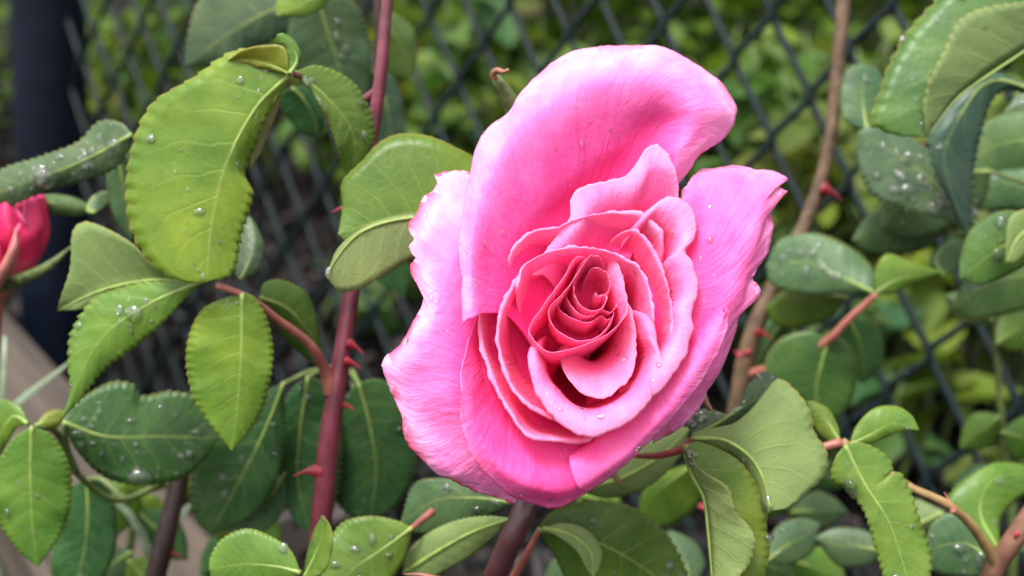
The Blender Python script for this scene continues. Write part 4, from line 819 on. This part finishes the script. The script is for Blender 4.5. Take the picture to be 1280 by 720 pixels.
shoot('green rose shoot at the right edge above the corner cane', [(1240, 380, .385), (1250, 500, .39), (1262, 740, .4)], [(1240, 400, 1180, 370, 42, .38, Bc), (1245, 430, 1300, 400, 52, .378, Gc), (1250, 520, 1200, 560, 46, .385, Lc), (1252, 540, 1310, 560, 54, .38, Gc), (1256, 600, 1190, 610, 44, .375, Dc)])
shoot('dark green rose shoot left of the red cane, behind branch leaves', [(300, 560, .38), (310, 640, .385), (315, 740, .39)], [(305, 600, 260, 570, 46, .375, Dc), (306, 640, 350, 690, 50, .37, Gc), (310, 670, 250, 720, 52, .365, Dc), (312, 690, 360, 740, 50, .36, Gc)])

# ------------------------------------------------------------------ plants behind the fence
def generic_leaf(name, seed, wid, curl):
    nv, nu = 11, 5; r = random.Random(seed); V = []; UV = []
    for j in range(nv):
        t = j/(nv-1); w = wid*math.sin(math.pi*min(1, t*.93+.04))**.75*(1-.25*t)
        for i in range(nu):
            q = (i-2)/2
            V.append((q*w*(1+.05*r.random()), t, abs(q)*w*.35-curl*t*t+.03*r.uniform(-1, 1)*abs(q))); UV.append((.5+q*.5, t))
    me = bpy.data.meshes.new(name); me.from_pydata(V, [], grid_faces(nv, nu)); me.materials.append(M_BGLEAF)
    l = me.uv_layers.new(name='UVMap'); li = [x.vertex_index for x in me.loops]
    for k, vi in enumerate(li): l.data[k].uv = UV[vi]
    me.polygons.foreach_set('use_smooth', [True]*len(me.polygons)); return me
def bg_leaf_mat():
    m, t, b, o = newmat('wild_leaf'); oi = t.nodes.new('ShaderNodeObjectInfo'); tc = t.nodes.new('ShaderNodeTexCoord')
    nz = N(t, 'ShaderNodeTexNoise', Scale=5.0, Detail=4.0); t.links.new(tc.outputs['Object'], nz.inputs['Vector'])
    dk = mixc(t, 1.0, oi.outputs['Color'], (.7, .75, .7), 'MULTIPLY'); c = mixc(t, nz.outputs[0], dk, oi.outputs['Color'])
    t.links.new(c, b.inputs['Base Color']); b.inputs['Roughness'].default_value = .5; b.inputs['Specular IOR Level'].default_value = .15
    tr = t.nodes.new('ShaderNodeBsdfTranslucent'); t.links.new(mixc(t, 1.0, c, (1.3, 1.3, .5), 'MULTIPLY'), tr.inputs[0])
    mx = N(t, 'ShaderNodeMixShader', Fac=.35); t.links.new(b.outputs[0], mx.inputs[1]); t.links.new(tr.outputs[0], mx.inputs[2]); t.links.new(mx.outputs[0], o.inputs[0])
    return m
M_BGLEAF = bg_leaf_mat()
GL = [generic_leaf('leaf', k, w, c) for k, (w, c) in enumerate([(.34, .15), (.42, .3), (.28, .4), (.5, .1)])]
BGC = [(.11, .19, .022), (.085, .16, .025), (.15, .21, .02), (.05, .12, .035), (.06, .14, .05), (.18, .20, .02), (.12, .17, .04)]
RUST = [(.15, .07, .03), (.19, .11, .06)]
def fence_side(x, y): return np.dot(np.array([x, y, 0])-np.array([FQ1[0], FQ1[1], 0]), np.array([-fdir[1], fdir[0], 0]))
BEHIND = 1 if fence_side(0, 50) > 0 else -1
def weed(px, py, D, spread, nleaf, lsize, label, tint=None, group='wild plants behind the fence'):
    top = P(px, py, D); root = np.array([top[0], top[1]+.03, ground_z(top[0], top[1]+.03)])
    if top[2] < root[2]+.05: top = root+np.array([0, -.02, .08])
    Wd = empty('wild_plant', root, label, 'plant', group)
    nst = max(2, nleaf//9)
    for s in range(nst):
        a = random.uniform(0, 6.28); rr = spread*random.random()**.5
        tp = top+np.array([math.cos(a)*rr, math.sin(a)*rr*.6, random.uniform(-.35, .12)*(top[2]-root[2])])
        if fence_side(tp[0], tp[1])*BEHIND < .05: tp = tp+np.array([-fdir[1], fdir[0], 0])*BEHIND*(.06-fence_side(tp[0], tp[1])*BEHIND)
        md = (root+tp)/2+np.array([random.uniform(-.02, .02), random.uniform(-.02, .02), .02])
        tube('stem', [root, md, tp], [.0022, .0017, .0009], M_GREENSTEM, Wd, n=6, seg=10)
        c = cr(np.array([root, md, tp]), 20)
        for k in range(nleaf//nst):
            q = c[int(19*random.uniform(.62 if D < 1.15 else .45, 1.0))]; ls = lsize*random.uniform(.6, 1.25)
            o = bpy.data.objects.new('leaf', random.choice(GL)); COL.objects.link(o); o.parent = Wd
            o.location = Vector(q)-Wd.location
            o.rotation_euler = (random.uniform(-.7, .5), random.uniform(-.6, .6), random.uniform(0, 6.28)); o.scale = (ls, ls, ls)
            bc = np.array(random.choice(RUST) if random.random() < .035 else random.choice(BGC)); bc = bc*random.uniform(.6, 1.4)
            if tint is not None: bc = bc*.45+np.array(tint)*.55
            o.color = (*bc, 1)
looks = ['yellow-green', 'mid green', 'dark green', 'blue-green', 'olive green']
tints = [(.17, .22, .02), (.09, .16, .025), (.04, .10, .025), (.05, .12, .06), (.11, .13, .03)]
spots = []
def place(x0, x1, y0, y1, d0, d1, n, spread, nleaf, ls):
    for _ in range(n):
        for _try in range(60):
            px, py, D = random.uniform(x0, x1), random.uniform(y0, y1), random.uniform(d0, d1); w = P(px, py, D)
            if fence_side(w[0], w[1])*BEHIND > .07: break
        spots.append((px, py, D, spread, nleaf, ls))
place(880, 1330, 10, 120, .85, 1.35, 12, .09, 44, .05)
place(880, 1330, 120, 260, .75, 1.1, 12, .08, 40, .045)
place(940, 1330, 250, 350, .7, 1.0, 4, .06, 26, .04)
place(500, 880, -10, 110, 1.0, 1.6, 13, .10, 46, .055)
place(500, 620, 60, 170, .95, 1.3, 3, .08, 30, .05)
place(100, 480, -30, 50, 1.5, 2.2, 7, .10, 30, .05)
place(430, 560, 380, 520, .95, 1.1, 2, .05, 14, .035)
place(1020, 1290, 440, 560, .66, .8, 2, .03, 8, .032)
def ordinal(n): return f"{n}{'th' if 10 <= n % 100 <= 20 else {1: 'st', 2: 'nd', 3: 'rd'}.get(n % 10, 'th')}"
for k, (px, py, D, s_, nl, ls) in enumerate(sorted(spots)):
    i = k % 5
    where = 'beside the post' if px < 300 else 'behind the red cane' if px < 520 else 'above the bloom' if px < 760 else 'beside the top petal' if px < 930 else 'behind the brown cane' if px < 1100 else 'at the right'
    if py > 380: where = 'low on the mulch'
    weed(px, py, D, s_, nl, ls, f'blurred {looks[i]} wild plant {where}, {ordinal(k+1)} from left behind fence', tints[i])

# dense hedge far behind: one mass
def hedge():
    V, F, UV = [], [], []
    for _ in range(34000):
        y = 1.9+1.7*rng.random()**1.3; x = (rng.random()*2-1)*(3.2); z = 0.95*rng.random()**1.1
        if x < -.3 and rng.random() < .8: continue
        y += .25*math.sin(x*3.1)+.2*z; s = .04+.045*rng.random()
        e = Matrix.Rotation(rng.random()*6.28, 3, 'Z') @ Matrix.Rotation(rng.uniform(-.9, .9), 3, 'X')
        k = len(V)
        for (a, b, c) in ((0, 0, 0), (-.35, .4, .08), (0, .5, 0), (.35, .4, .08), (0, 1, -.1)):
            V.append(tuple(e @ Vector((a*s, b*s, c*s))+Vector((x, y, z+ground_z(x, y)))))
        F += [(k, k+2, k+1), (k, k+3, k+2), (k+1, k+2, k+4), (k+2, k+3, k+4)]
    o = mesh_obj('hedge', V, F, M_BGLEAF, smooth=False, color=(.085, .15, .016))
    tag(o, 'dense dark green hedge filling the background beyond the wild plants', 'hedge', kind='stuff')
hedge()
